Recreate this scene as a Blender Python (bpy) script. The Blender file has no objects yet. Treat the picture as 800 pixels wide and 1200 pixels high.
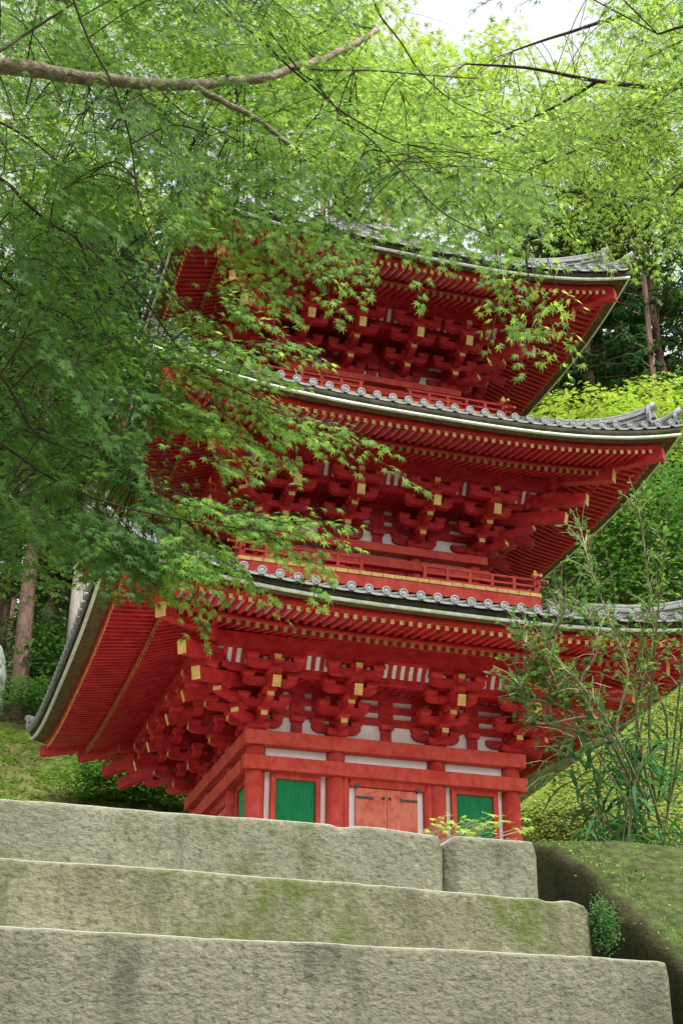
import bpy, math, random
import numpy as np
from mathutils import Matrix, Vector, noise as mnoise
random.seed(7)
rng = np.random.default_rng(11)
R = math.radians
S = 2.85                      # height of the first wall plate above the pagoda's ground
C = bpy.context.scene.collection
sc = bpy.context.scene

# ------------------------------------------------------------------ camera
CP = Vector((-7.0781, -22.3098, -6.1855 + S))
YAW, PITCH, ROLL, FPX = -0.303412, 0.446752, 0.005372, 1634.77
_cy, _sy, _cp, _sp = math.cos(YAW), math.sin(YAW), math.cos(PITCH), math.sin(PITCH)
FW = Vector((-_sy*_cp, _cy*_cp, _sp)); _rt = Vector((_cy, _sy, 0)); _up = _rt.cross(FW)
RT = _rt*math.cos(ROLL) + _up*math.sin(ROLL)
UP = _up*math.cos(ROLL) - _rt*math.sin(ROLL)
cam = bpy.data.cameras.new('camera'); camo = bpy.data.objects.new('camera', cam); C.objects.link(camo)
cam.sensor_fit = 'VERTICAL'; cam.sensor_height = 36; cam.lens = FPX/1200*36
cam.clip_end = 600; cam.clip_start = .05
M = Matrix(((RT.x, UP.x, -FW.x, CP.x), (RT.y, UP.y, -FW.y, CP.y), (RT.z, UP.z, -FW.z, CP.z), (0, 0, 0, 1)))
camo.matrix_world = M
sc.camera = camo
def W(px, py, d):             # a point of the place, d metres away along the view axis
    return CP + (FW + RT*((px-400)/FPX) - UP*((py-600)/FPX))*d

# ------------------------------------------------------------------ light
SUN_EL, SUN_AZ = 62, 150      # azimuth measured from +y towards +x
w = bpy.data.worlds.new('World'); sc.world = w; w.use_nodes = True
nt = w.node_tree; nt.nodes.clear()
sky = nt.nodes.new('ShaderNodeTexSky'); sky.sky_type = 'NISHITA'; sky.sun_disc = False
sky.sun_elevation = R(SUN_EL); sky.sun_rotation = R(SUN_AZ); sky.air_density = 1.0; sky.dust_density = 3.5
bg = nt.nodes.new('ShaderNodeBackground'); bg.inputs[1].default_value = 0.13
hs = nt.nodes.new('ShaderNodeHueSaturation'); hs.inputs['Saturation'].default_value = 0.18
hs.inputs['Value'].default_value = 1.9
wo = nt.nodes.new('ShaderNodeOutputWorld')
nt.links.new(sky.outputs[0], hs.inputs['Color']); nt.links.new(hs.outputs[0], bg.inputs[0]); nt.links.new(bg.outputs[0], wo.inputs[0])
sl = bpy.data.lights.new('sun', 'SUN'); sl.energy = 3.6; sl.angle = R(8); sl.color = (1, .96, .88)
so = bpy.data.objects.new('sun', sl); C.objects.link(so)
_d = Vector((math.sin(R(SUN_AZ))*math.cos(R(SUN_EL)), math.cos(R(SUN_AZ))*math.cos(R(SUN_EL)), math.sin(R(SUN_EL))))
so.rotation_euler = _d.to_track_quat('Z', 'Y').to_euler()
sc.view_settings.view_transform = 'Standard'; sc.view_settings.look = 'None'
sc.view_settings.exposure = 0.68; sc.view_settings.gamma = 1

# ------------------------------------------------------------------ materials
def mat(name, c1, c2=None, scale=6, rough=.6, bump=.0, bscale=60, spec=.3, detail=6, lo=.35, hi=.65, metal=0, stretch=None, c3=None, s3=1.5, t3=(.5, .62)):
    m = bpy.data.materials.new(name); m.use_nodes = True; n = m.node_tree; b = n.nodes['Principled BSDF']
    b.inputs['Roughness'].default_value = rough; b.inputs['Specular IOR Level'].default_value = spec; b.inputs['Metallic'].default_value = metal
    b.inputs['Base Color'].default_value = (*c1, 1)
    tc = n.nodes.new('ShaderNodeTexCoord'); src = tc.outputs['Object']
    if stretch:
        mp = n.nodes.new('ShaderNodeMapping'); mp.inputs['Scale'].default_value = stretch
        n.links.new(src, mp.inputs[0]); src = mp.outputs[0]
    col = None
    if c2:
        t = n.nodes.new('ShaderNodeTexNoise'); t.inputs['Scale'].default_value = scale; t.inputs['Detail'].default_value = detail
        n.links.new(src, t.inputs['Vector'])
        r = n.nodes.new('ShaderNodeValToRGB'); r.color_ramp.elements[0].position = lo; r.color_ramp.elements[1].position = hi
        r.color_ramp.elements[0].color = (*c1, 1); r.color_ramp.elements[1].color = (*c2, 1)
        n.links.new(t.outputs['Fac'], r.inputs[0]); col = r.outputs[0]
        if c3:
            t2 = n.nodes.new('ShaderNodeTexNoise'); t2.inputs['Scale'].default_value = s3; t2.inputs['Detail'].default_value = 8; t2.inputs['Roughness'].default_value = .7
            n.links.new(tc.outputs['Object'], t2.inputs['Vector'])
            r2 = n.nodes.new('ShaderNodeValToRGB'); r2.color_ramp.elements[0].position = t3[0]; r2.color_ramp.elements[1].position = t3[1]
            n.links.new(t2.outputs['Fac'], r2.inputs[0])
            mx = n.nodes.new('ShaderNodeMix'); mx.data_type = 'RGBA'; mx.inputs[7].default_value = (*c3, 1)
            n.links.new(r2.outputs[0], mx.inputs[0]); n.links.new(col, mx.inputs[6]); col = mx.outputs[2]
        n.links.new(col, b.inputs['Base Color'])
    if bump:
        t = n.nodes.new('ShaderNodeTexNoise'); t.inputs['Scale'].default_value = bscale; t.inputs['Detail'].default_value = 8
        n.links.new(src, t.inputs['Vector'])
        bp = n.nodes.new('ShaderNodeBump'); bp.inputs['Strength'].default_value = bump; bp.inputs['Distance'].default_value = .02
        n.links.new(t.outputs['Fac'], bp.inputs['Height']); n.links.new(bp.outputs[0], b.inputs['Normal'])
    return m
def leafmat(name, c1, c2, trans, scale=3, tw=.45, rough=.5):
    m = bpy.data.materials.new(name); m.use_nodes = True; n = m.node_tree; b = n.nodes['Principled BSDF']; out = n.nodes['Material Output']
    b.inputs['Roughness'].default_value = rough+.1; b.inputs['Specular IOR Level'].default_value = .12
    tc = n.nodes.new('ShaderNodeTexCoord')
    t = n.nodes.new('ShaderNodeTexNoise'); t.inputs['Scale'].default_value = scale; t.inputs['Detail'].default_value = 5
    n.links.new(tc.outputs['Object'], t.inputs['Vector'])
    r = n.nodes.new('ShaderNodeValToRGB'); r.color_ramp.elements[0].position = .35; r.color_ramp.elements[1].position = .65
    r.color_ramp.elements[0].color = (*c1, 1); r.color_ramp.elements[1].color = (*c2, 1)
    n.links.new(t.outputs['Fac'], r.inputs[0]); n.links.new(r.outputs[0], b.inputs['Base Color'])
    tr = n.nodes.new('ShaderNodeBsdfTranslucent')
    mc = n.nodes.new('ShaderNodeMix'); mc.data_type = 'RGBA'; mc.blend_type = 'MIX'; mc.inputs[0].default_value = .75
    mc.inputs[7].default_value = (*trans, 1); n.links.new(r.outputs[0], mc.inputs[6]); n.links.new(mc.outputs[2], tr.inputs[0])
    ms = n.nodes.new('ShaderNodeMixShader'); ms.inputs[0].default_value = tw
    n.links.new(b.outputs[0], ms.inputs[1]); n.links.new(tr.outputs[0], ms.inputs[2]); n.links.new(ms.outputs[0], out.inputs[0])
    return m
RED = mat('vermilion_paint', (.37, .013, .020), (.53, .032, .031), 5, .6, .2, 40, .25, stretch=(1, 1, 1.6), c3=(.29, .012, .016), s3=2.6, t3=(.54, .74))
OLD_LIT = mat('weathered_lit_vermilion', (.46, .048, .033), (.54, .085, .058), 7, .7, .25, 50, .2, stretch=(1, 1, .5), c3=(.42, .040, .028), s3=2.2)  # weathered red, also lightened to paint in daylight on walls and railings
DOORM = mat('faded_door_paint', (.58, .15, .095), (.66, .21, .14), 9, .75, .25, 45, .2, stretch=(3, 3, .4), c3=(.5, .10, .06), s3=4)
GOLD = mat('ochre_end_paint', (.50, .32, .075), (.70, .48, .14), 9, .5, .1, 60, .35)
GOLD_SHADE = mat('shaded_ochre_paint', (.20, .13, .035), (.36, .24, .07), 9, .6, .1, 60, .25)  # darker ochre copy for base rafter ends, eave shade partly painted in
WHITE = mat('white_plaster', (.80, .80, .78), (.87, .87, .85), 5, .8, .08, 50, .2)
PALE = mat('pale_soffit_board', (.50, .40, .36), (.62, .52, .47), 5, .8, .05, 50, .2)
GREEN = mat('green_lattice_paint', (.015, .26, .10), (.03, .33, .14), 6, .6, .15, 60, .3, stretch=(4, 4, .5))
BLACK = mat('black_iron', (.02, .02, .022), (.035, .035, .04), 30, .45, .2, 90, .5)
TILE = mat('grey_roof_tile', (.10, .11, .11), (.22, .23, .22), 9, .5, .2, 70, .5, c3=(.14, .15, .09), s3=2.5)
TILEF = mat('pale_tile_face', (.13, .145, .155), (.22, .24, .25), 22, .55, .3, 70, .4)
TILEL = mat('worn_tile_rim', (.14, .15, .145), (.24, .25, .235), 15, .55, .2, 70, .4)
STRIP = mat('weathered_white_board', (.42, .48, .34), (.64, .67, .58), 8, .7, .15, 60, .2, c3=(.40, .48, .32), s3=1.6)
WOOD = mat('bare_brown_board', (.075, .045, .02), (.13, .085, .04), 10, .8, .2, 60, .1, stretch=(1, 1, 1))
DARKW = mat('dark_eave_wood', (.03, .028, .02), (.06, .055, .035), 8, .8, .2, 60, .1)
STONE = None
BARK = mat('cedar_bark', (.16, .09, .065), (.30, .19, .15), 5, .9, .9, 16, .1, stretch=(5, 5, .6), c3=(.10, .07, .055), s3=2)
BARKP = mat('pale_peeled_bark', (.45, .38, .32), (.62, .56, .50), 6, .8, .5, 16, .1, stretch=(6, 6, .5))
BARKM = mat('maple_bark', (.20, .15, .09), (.34, .26, .17), 16, .8, .5, 40, .2, c3=(.12, .09, .055), s3=7)
BOUGH = mat('lichened_maple_bough', (.15, .12, .08), (.30, .25, .18), 22, .8, .8, 60, .2, c3=(.12, .085, .05), s3=9)
TWIG = mat('dark_twig', (.035, .028, .02), (.06, .05, .03), 20, .8, .2, 60, .1)
TWIGP = mat('pale_twig', (.30, .25, .15), (.42, .36, .24), 20, .8, .2, 60, .1)
CANE = mat('green_cane', (.09, .10, .035), (.17, .15, .06), 20, .6, .1, 60, .3)
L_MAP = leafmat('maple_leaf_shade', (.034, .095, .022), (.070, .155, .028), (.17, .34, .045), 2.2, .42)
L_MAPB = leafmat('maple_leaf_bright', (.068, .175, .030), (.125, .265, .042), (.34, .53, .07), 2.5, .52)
L_MAPG = leafmat('maple_leaf_lit', (.13, .26, .04), (.22, .36, .06), (.52, .70, .12), 4, .55)  # lit copy of the maple leaf, brightness painted into its colour
L_CED = leafmat('cedar_needles', (.02, .065, .018), (.06, .13, .035), (.12, .26, .05), .6, .25, .7)
L_BR = leafmat('bright_broadleaf', (.10, .21, .02), (.20, .34, .03), (.45, .62, .06), .7, .45)
L_BU = leafmat('bush_leaf', (.02, .08, .02), (.06, .16, .03), (.16, .36, .05), 1.2, .3, .45)
L_BUB = leafmat('bright_bush_leaf', (.05, .15, .02), (.12, .25, .035), (.30, .50, .06), 1.2, .35, .5)
L_MND = leafmat('mound_leaf', (.20, .30, .055), (.36, .45, .11), (.48, .58, .12), 1.0, .3, .6)
L_GRS = leafmat('ground_leaf', (.06, .11, .02), (.16, .22, .04), (.30, .40, .07), .8, .3, .6)
L_SH = leafmat('shrub_leaf', (.03, .09, .025), (.07, .16, .04), (.18, .34, .07), 3, .35)
L_BAM = leafmat('bamboo_leaf', (.015, .075, .03), (.04, .13, .045), (.10, .28, .07), 2, .3)
L_SEED = leafmat('seedling_leaf', (.16, .33, .04), (.30, .45, .06), (.50, .65, .10), 7, .45)
HILLM = mat('hill_soil', (.07, .075, .022), (.15, .16, .05), 2.5, .95, .6, 12, .05, c3=(.16, .115, .065), s3=.9, t3=(.52, .66))
MOUNDM = mat('mound_moss', (.10, .15, .03), (.20, .27, .06), 6, .95, .6, 30, .05)

def stone_mat(name, base, base2, moss, mthr, seed=0.0, topmoss=False):
    m = bpy.data.materials.new(name); m.use_nodes = True; n = m.node_tree; b = n.nodes['Principled BSDF']
    b.inputs['Roughness'].default_value = .92; b.inputs['Specular IOR Level'].default_value = .15
    N = n.nodes.new; Lk = n.links.new
    tc = N('ShaderNodeTexCoord'); mp = N('ShaderNodeMapping'); mp.inputs['Location'].default_value = (seed, seed*.7, 0); Lk(tc.outputs['Object'], mp.inputs[0])
    def nz(s, d=8, r=.6, st=None):
        t = N('ShaderNodeTexNoise'); t.inputs['Scale'].default_value = s; t.inputs['Detail'].default_value = d; t.inputs['Roughness'].default_value = r
        if st:
            q = N('ShaderNodeMapping'); q.inputs['Scale'].default_value = st; Lk(mp.outputs[0], q.inputs[0]); Lk(q.outputs[0], t.inputs['Vector'])
        else: Lk(mp.outputs[0], t.inputs['Vector'])
        return t.outputs['Fac']
    def ramp(f, a, bb, ca=(0, 0, 0), cb=(1, 1, 1)):
        r = N('ShaderNodeValToRGB'); r.color_ramp.elements[0].position = a; r.color_ramp.elements[1].position = bb
        r.color_ramp.elements[0].color = (*ca, 1); r.color_ramp.elements[1].color = (*cb, 1); Lk(f, r.inputs[0]); return r.outputs[0]
    def mix(f, a, bb, bt='MIX'):
        x = N('ShaderNodeMix'); x.data_type = 'RGBA'; x.blend_type = bt
        for v, i in ((f, 0), (a, 6), (bb, 7)):
            if isinstance(v, (float, int)): x.inputs[i].default_value = v
            elif isinstance(v, tuple): x.inputs[i].default_value = (*v, 1)
            else: Lk(v, x.inputs[i])
        return x.outputs[2]
    c = ramp(nz(4), .36, .66, base, base2)
    c = mix(ramp(nz(1.1, 4), .40, .62), c, tuple(x*.80 for x in base2))
    c = mix(ramp(nz(70, 4), .52, .68), c, tuple(x*.66 for x in base))         # pits
    c = mix(ramp(nz(26, 5), .58, .74), c, tuple(min(1, x*1.15) for x in base2))
    c = mix(ramp(nz(9, 8, .7, (1, 1, .35)), .52, .66), c, tuple(x*.70 for x in base))   # streaks of dirt
    ms = ramp(nz(3.6, 12, .78, (1, 1, .6)), mthr, mthr+.13)
    c = mix(ms, c, moss)
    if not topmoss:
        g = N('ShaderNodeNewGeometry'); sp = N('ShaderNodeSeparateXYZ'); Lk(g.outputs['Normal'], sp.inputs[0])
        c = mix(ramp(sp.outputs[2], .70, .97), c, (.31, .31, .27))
    if topmoss:
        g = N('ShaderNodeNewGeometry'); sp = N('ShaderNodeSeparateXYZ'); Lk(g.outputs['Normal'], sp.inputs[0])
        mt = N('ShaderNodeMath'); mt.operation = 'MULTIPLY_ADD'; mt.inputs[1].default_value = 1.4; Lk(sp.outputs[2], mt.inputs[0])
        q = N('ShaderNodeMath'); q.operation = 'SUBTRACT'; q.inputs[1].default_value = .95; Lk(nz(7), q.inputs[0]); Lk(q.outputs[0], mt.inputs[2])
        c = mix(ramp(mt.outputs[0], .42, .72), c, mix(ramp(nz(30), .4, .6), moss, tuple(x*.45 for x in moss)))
    Lk(c, b.inputs['Base Color'])
    h = N('ShaderNodeMath'); h.operation = 'ADD'; Lk(nz(75, 6, .6, (.8, 1, 1.2)), h.inputs[0])
    h2 = N('ShaderNodeMath'); h2.operation = 'MULTIPLY'; h2.inputs[1].default_value = .9; Lk(nz(28, 4), h2.inputs[0]); Lk(h2.outputs[0], h.inputs[1])
    bp = N('ShaderNodeBump'); bp.inputs['Strength'].default_value = .8; bp.inputs['Distance'].default_value = .008
    Lk(h.outputs[0], bp.inputs['Height']); Lk(bp.outputs[0], b.inputs['Normal'])
    return m
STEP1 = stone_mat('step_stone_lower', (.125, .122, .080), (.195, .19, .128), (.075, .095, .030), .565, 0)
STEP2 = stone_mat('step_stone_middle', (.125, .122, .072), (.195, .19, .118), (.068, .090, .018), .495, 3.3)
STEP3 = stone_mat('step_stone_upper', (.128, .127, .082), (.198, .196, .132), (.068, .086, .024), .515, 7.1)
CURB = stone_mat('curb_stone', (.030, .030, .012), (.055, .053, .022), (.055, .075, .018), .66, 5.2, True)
PLAT = stone_mat('platform_stone', (.2, .2, .18), (.3, .3, .26), (.1, .13, .05), .6, 1.2)

# ------------------------------------------------------------------ mesh helpers
class MB:
    def __init__(s): s.v = []; s.f = []; s.m = []; s.mats = []
    def mi(s, m):
        if m not in s.mats: s.mats.append(m)
        return s.mats.index(m)
    def add(s, vs, fs, m, T=None):
        b = len(s.v)
        s.v += [tuple(T @ Vector(p)) if T is not None else tuple(p) for p in vs]
        i = s.mi(m)
        for f in fs: s.f.append([b+q for q in f]); s.m.append(i)
    def box(s, a, b, m, T=None):
        x0, y0, z0 = a; x1, y1, z1 = b
        s.add([(x0,y0,z0),(x1,y0,z0),(x1,y1,z0),(x0,y1,z0),(x0,y0,z1),(x1,y0,z1),(x1,y1,z1),(x0,y1,z1)],
              [(0,3,2,1),(4,5,6,7),(0,1,5,4),(1,2,6,5),(2,3,7,6),(3,0,4,7)], m, T)
    def frust(s, cx, cy, z0, z1, w0, w1, m, T=None):
        h, k = w0/2, w1/2
        s.add([(cx-h,cy-h,z0),(cx+h,cy-h,z0),(cx+h,cy+h,z0),(cx-h,cy+h,z0),(cx-k,cy-k,z1),(cx+k,cy-k,z1),(cx+k,cy+k,z1),(cx-k,cy+k,z1)],
              [(0,3,2,1),(4,5,6,7),(0,1,5,4),(1,2,6,5),(2,3,7,6),(3,0,4,7)], m, T)
    def prism(s, poly, axis, lo, hi, m, T=None):      # poly in the two other axes
        n = len(poly)
        def P(a, b, c): return (c, a, b) if axis == 0 else ((a, c, b) if axis == 1 else (a, b, c))
        vs = [P(a, b, lo) for a, b in poly] + [P(a, b, hi) for a, b in poly]
        fs = [tuple(range(n)), tuple(range(2*n-1, n-1, -1))] + [(i, i+n, (i+1) % n+n, (i+1) % n) for i in range(n)]
        s.add(vs, fs, m, T)
    def beam(s, p0, p1, w, h, m, T=None, cap=None, cw=.006):   # a bar from p0 to p1 (centres), cap = paint on the far end
        p0 = Vector(p0); p1 = Vector(p1); d = (p1-p0).normalized()
        r = d.cross(Vector((0, 0, 1))); r = r.normalized() if r.length > 1e-5 else Vector((1, 0, 0)); u = r.cross(d)
        c = [(-1,-1),(1,-1),(1,1),(-1,1)]
        vs = [p0 + r*a*w/2 + u*b*h/2 for a, b in c] + [p1 + r*a*w/2 + u*b*h/2 for a, b in c]
        s.add(vs, [(0,1,2,3),(7,6,5,4),(0,4,5,1),(1,5,6,2),(2,6,7,3),(3,7,4,0)], m, T)
        if cap:
            w2, h2 = w+.004, h+.004
            q0, q1 = p1-d*.001, p1+d*.004
            vs = [q0 + r*a*w2/2 + u*b*h2/2 for a, b in c] + [q1 + r*a*w2/2 + u*b*h2/2 for a, b in c]
            s.add(vs, [(0,1,2,3),(7,6,5,4),(0,4,5,1),(1,5,6,2),(2,6,7,3),(3,7,4,0)], cap, T)
    def tube(s, pts, rad, m, n=6, T=None, capped=True):
        pts = [Vector(p) for p in pts]; N = len(pts); base = []
        if not hasattr(rad, '__len__'): rad = [rad]*N
        ref = Vector((0, 0, 1)); vs = []
        for i, p in enumerate(pts):
            d = (pts[min(i+1, N-1)] - pts[max(i-1, 0)])
            d = d.normalized() if d.length > 1e-9 else Vector((0, 0, 1))
            r = d.cross(ref)
            if r.length < .05: r = d.cross(Vector((1, .2, 0)))
            r.normalize(); u = r.cross(d)
            for k in range(n):
                a = 2*math.pi*k/n; vs.append(p + (r*math.cos(a) + u*math.sin(a))*rad[i])
        fs = [(i*n+k, i*n+(k+1) % n, (i+1)*n+(k+1) % n, (i+1)*n+k) for i in range(N-1) for k in range(n)]
        if capped: fs += [tuple(range(n-1, -1, -1)), tuple((N-1)*n+k for k in range(n))]
        s.add(vs, fs, m, T)
    def sheet(s, grid, m, T=None):                   # grid: rows of points
        nr, nc = len(grid), len(grid[0])
        s.add([p for r in grid for p in r], [(i*nc+j, i*nc+j+1, (i+1)*nc+j+1, (i+1)*nc+j) for i in range(nr-1) for j in range(nc-1)], m, T)
    def build(s, name, parent=None, smooth=False, bevel=0):
        me = bpy.data.meshes.new(name); me.from_pydata(s.v, [], s.f)
        for m in s.mats: me.materials.append(m)
        me.polygons.foreach_set('material_index', s.m)
        if smooth: me.polygons.foreach_set('use_smooth', [True]*len(s.f))
        me.update()
        o = bpy.data.objects.new(name, me); C.objects.link(o)
        if parent: o.parent = parent
        if bevel:
            b = o.modifiers.new('bevel', 'BEVEL'); b.width = bevel; b.segments = 2; b.limit_method = 'ANGLE'
        return o
def tag(o, label=None, cat=None, group=None, kind=None):
    if label: o['label'] = label
    if cat: o['category'] = cat
    if group: o['group'] = group
    if kind: o['kind'] = kind
    return o
def empty(name, loc, label, cat, group=None):
    o = bpy.data.objects.new(name, None); o.location = loc; C.objects.link(o); o.empty_display_size = .2
    return tag(o, label, cat, group)
def np_mesh(name, V, F, mats, parent=None, mi=None, smooth=False):
    V = np.asarray(V, dtype=np.float32); F = np.asarray(F, dtype=np.int32); n, k = F.shape
    me = bpy.data.meshes.new(name); me.vertices.add(len(V)); me.vertices.foreach_set('co', V.ravel())
    me.loops.add(n*k); me.loops.foreach_set('vertex_index', F.ravel())
    me.polygons.add(n); me.polygons.foreach_set('loop_start', np.arange(0, n*k, k, dtype=np.int32))
    for m in mats: me.materials.append(m)
    if mi is not None: me.polygons.foreach_set('material_index', np.asarray(mi, dtype=np.int32))
    if smooth: me.polygons.foreach_set('use_smooth', np.ones(n, dtype=bool))
    me.update(calc_edges=True); me.validate()
    o = bpy.data.objects.new(name, me); C.objects.link(o)
    if parent: o.parent = parent
    return o
def place_child(o, root):      # o is modelled in world coordinates; parent it to a root Empty that is not at the origin
    o.parent = root; o.matrix_parent_inverse = Matrix.Translation(-Vector(root.location))
    return o

# ------------------------------------------------------------------ terrain
def sstep(a, b, x):
    t = min(1, max(0, (x-a)/(b-a))); return t*t*(3-2*t)
def hgt(x, y):
    z = -2.75 + 2.75*sstep(-14.5, -3.5, y)
    z += .62*max(0, y-7) if y < 26 else .62*19 + .42*(y-26)
    # mossy hill to the right of the pagoda
    rr = 3.55*sstep(4.0, 5.9, x) + .72*max(0, x-5.2) if x < 16 else 3.55+7.78+.3*(x-16)
    if y < -5: f = .32*sstep(-17, -5, y)
    elif y < 6.3: f = .32+.68*sstep(-5, 6.3, y)
    else: f = 1-.6*sstep(6.6, 10.5, y)
    z += rr*f
    z += .16*mnoise.noise(Vector((x*.45, y*.45, 0)))*sstep(-14, -6, y)*(0 if abs(x) < 5 and y < 5 else 1) + .04*mnoise.noise(Vector((x*2, y*2, 3)))
    if x > -5.1:                                # bank beside the stairs
        zb = -2.60 + .30*sstep(-4.75, -3.6, x) + .10*mnoise.noise(Vector((x*3, y*3, 0)))
        if y < -18.7: zb += (y+18.7)*.68
        z = z + (zb-z)*sstep(-12, -15, y)
    if y < -18.4 and x < -4.74: z = min(z, -3.35 + (y+18.6)*.8)
    return z
xs = np.concatenate([np.linspace(-90, -16, 22), np.linspace(-15.5, 15.5, 140), np.linspace(16.5, 90, 22)])
ys = np.concatenate([np.linspace(-60, -26, 10), np.linspace(-25, -17, 60), np.linspace(-16.8, 34, 170), np.linspace(36, 140, 30)])
V = [(x, y, hgt(x, y)) for y in ys for x in xs]
nx = len(xs); F = [(j*nx+i, j*nx+i+1, (j+1)*nx+i+1, (j+1)*nx+i) for j in range(len(ys)-1) for i in range(nx-1)]
tag(np_mesh('ground', V, F, [HILLM], smooth=True), kind='structure')

gx = np.linspace(-10, 3.9, 50); gy = np.linspace(-15, 6.5, 70)  # unseen pale yard, added to bounce light up under the eaves
V = [(x, y, hgt(x, y)+.03) for y in gy for x in gx]; nx = len(gx)
F = [(j*nx+i, j*nx+i+1, (j+1)*nx+i+1, (j+1)*nx+i) for j in range(len(gy)-1) for i in range(nx-1)]
tag(np_mesh('bounce_yard', V, F, [mat('pale_bounce_gravel', (.26, .25, .21), (.38, .36, .31), 60, .9, .5, 90, .1)], smooth=True), kind='structure')
# ------------------------------------------------------------------ stone steps
def rough_block(name, x0, x1, yf, yb, z0, z1, m, edge, seed, endr=.03, wear=None):
    """a long hewn stone; front at yf; rounded and chipped upper front edge"""
    nxx = max(8, int((x1-x0)/.02)); prof = []
    # profile from bottom front up, over the edge, to the back
    hh = z1-z0
    for i in range(14): prof.append((0, i/14*(hh-edge)))
    for i in range(7):
        a = i/6*math.pi/2; prof.append((edge*(1-math.cos(a)), hh-edge+edge*math.sin(a)))
    for i in range(1, 7): prof.append((edge+(yb-yf-edge)*i/6, hh))
    grid = []
    for i in range(nxx+1):
        x = x0 + (x1-x0)*i/nxx; row = []
        e = min(1, (x1-x)/endr, (x-x0)/endr); e = max(0, e); rnd = math.sqrt(max(0, 1-(1-e)**2))
        for (dy, dz) in prof:
            p = Vector((x*1.0, dy*3, (z0+dz)))
            n1 = mnoise.noise(Vector((x*6+seed, dz*9, dy*9)))*.003 + mnoise.noise(Vector((x*26+seed, dz*30, dy*20)))*.0016
            n2 = mnoise.noise(Vector((x*2.2+seed, 1.7, 0)))*.0035
            near = math.exp(-((hh-dz)/.03)**2)
            wz = 0
            if wear: wz = wear(x)*min(1, dz/hh*1.2)
            chip = max(0, mnoise.noise(Vector((x*9+seed, 5, 0)))-.3)*.02*near
            row.append((x, yf + dy - n1 + (1-rnd)*.03 + chip, z0 + dz*(1 if True else 1) + n2*(dz/hh) + n1*.6 - chip - wz - (1-rnd)*.02*(dz/hh)))
        grid.append(row)
    mb = MB(); mb.sheet(grid, m)
    # end faces
    for g, fl in ((grid[0], False), (grid[-1], True)):
        b = [(g[-1][0], g[-1][1], z0)]; pts = list(g)+b
        mb.add(pts, [tuple(range(len(pts))) if not fl else tuple(range(len(pts)-1, -1, -1))], m)
    # bottom and back closed
    a, b = grid[0], grid[-1]
    mb.add([a[-1], b[-1], (b[-1][0], b[-1][1], z0), (a[-1][0], a[-1][1], z0)], [(0, 1, 2, 3)], m)
    mb.add([a[0], (a[0][0], a[-1][1], z0), (b[0][0], b[-1][1], z0), b[0]], [(0, 1, 2, 3)], m)
    o = mb.build(name, None, True)
    return o
CX, CY, CZ = CP
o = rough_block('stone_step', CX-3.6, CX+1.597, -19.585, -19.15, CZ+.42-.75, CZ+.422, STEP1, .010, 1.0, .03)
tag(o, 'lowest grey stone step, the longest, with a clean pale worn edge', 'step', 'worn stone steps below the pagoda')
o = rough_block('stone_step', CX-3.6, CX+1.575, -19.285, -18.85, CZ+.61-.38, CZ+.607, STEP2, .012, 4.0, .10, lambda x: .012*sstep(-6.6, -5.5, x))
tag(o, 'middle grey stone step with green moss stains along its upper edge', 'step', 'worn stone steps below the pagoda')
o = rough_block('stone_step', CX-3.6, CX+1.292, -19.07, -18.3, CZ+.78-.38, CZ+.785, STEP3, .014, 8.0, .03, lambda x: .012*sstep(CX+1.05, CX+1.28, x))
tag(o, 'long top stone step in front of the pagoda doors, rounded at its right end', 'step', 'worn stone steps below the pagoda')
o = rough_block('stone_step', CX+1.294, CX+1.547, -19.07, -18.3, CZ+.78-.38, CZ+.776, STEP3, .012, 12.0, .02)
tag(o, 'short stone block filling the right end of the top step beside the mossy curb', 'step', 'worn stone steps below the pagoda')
# sloping curb
def curb():
    x0, x1 = -5.335, -4.65
    path = [(-18.2, -2.48), (-18.45, -2.455), (-18.60, -2.45), (-18.72, -2.475), (-18.91, -2.575), (-19.08, -2.685), (-19.23, -2.79), (-19.38, -2.885), (-19.7, -3.11), (-20.1, -3.39), (-20.7, -3.81)]
    P = []
    for i in range(len(path)-1):
        for k in range(8):
            t = k/8; P.append((path[i][0]*(1-t)+path[i+1][0]*t, path[i][1]*(1-t)+path[i+1][1]*t))
    P.append(path[-1])
    prof = [(0, -.7), (0, -.5), (0, -.35), (0, -.25), (0, -.12), (0, -.06), (.003, -.030), (.010, -.012), (.022, -.003), (.045, 0)] + [(.045+.57*k/16, .02*math.sin(k/16*3.1)) for k in range(1, 17)] + [(.66, -.06), (.675, -.2), (.675, -.5)]
    grid = []
    for (y, z) in P:
        row = []
        for (dx, dz) in prof:
            n1 = mnoise.noise(Vector((dx*7, y*7, dz*7)))*.008 + mnoise.noise(Vector((dx*25, y*25, dz*25)))*.006
            row.append((x0+dx + (n1 if dz < -.02 else 0), y, z+dz + (n1 if dz > -.05 else 0)))
        grid.append(row)
    mb = MB(); mb.sheet(grid, CURB)
    n = len(prof); mb.add(grid[0], [tuple(range(n))], CURB); mb.add(grid[-1], [tuple(range(n-1, -1, -1))], CURB)
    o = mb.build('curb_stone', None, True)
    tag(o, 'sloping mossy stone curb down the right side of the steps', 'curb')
curb()

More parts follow.
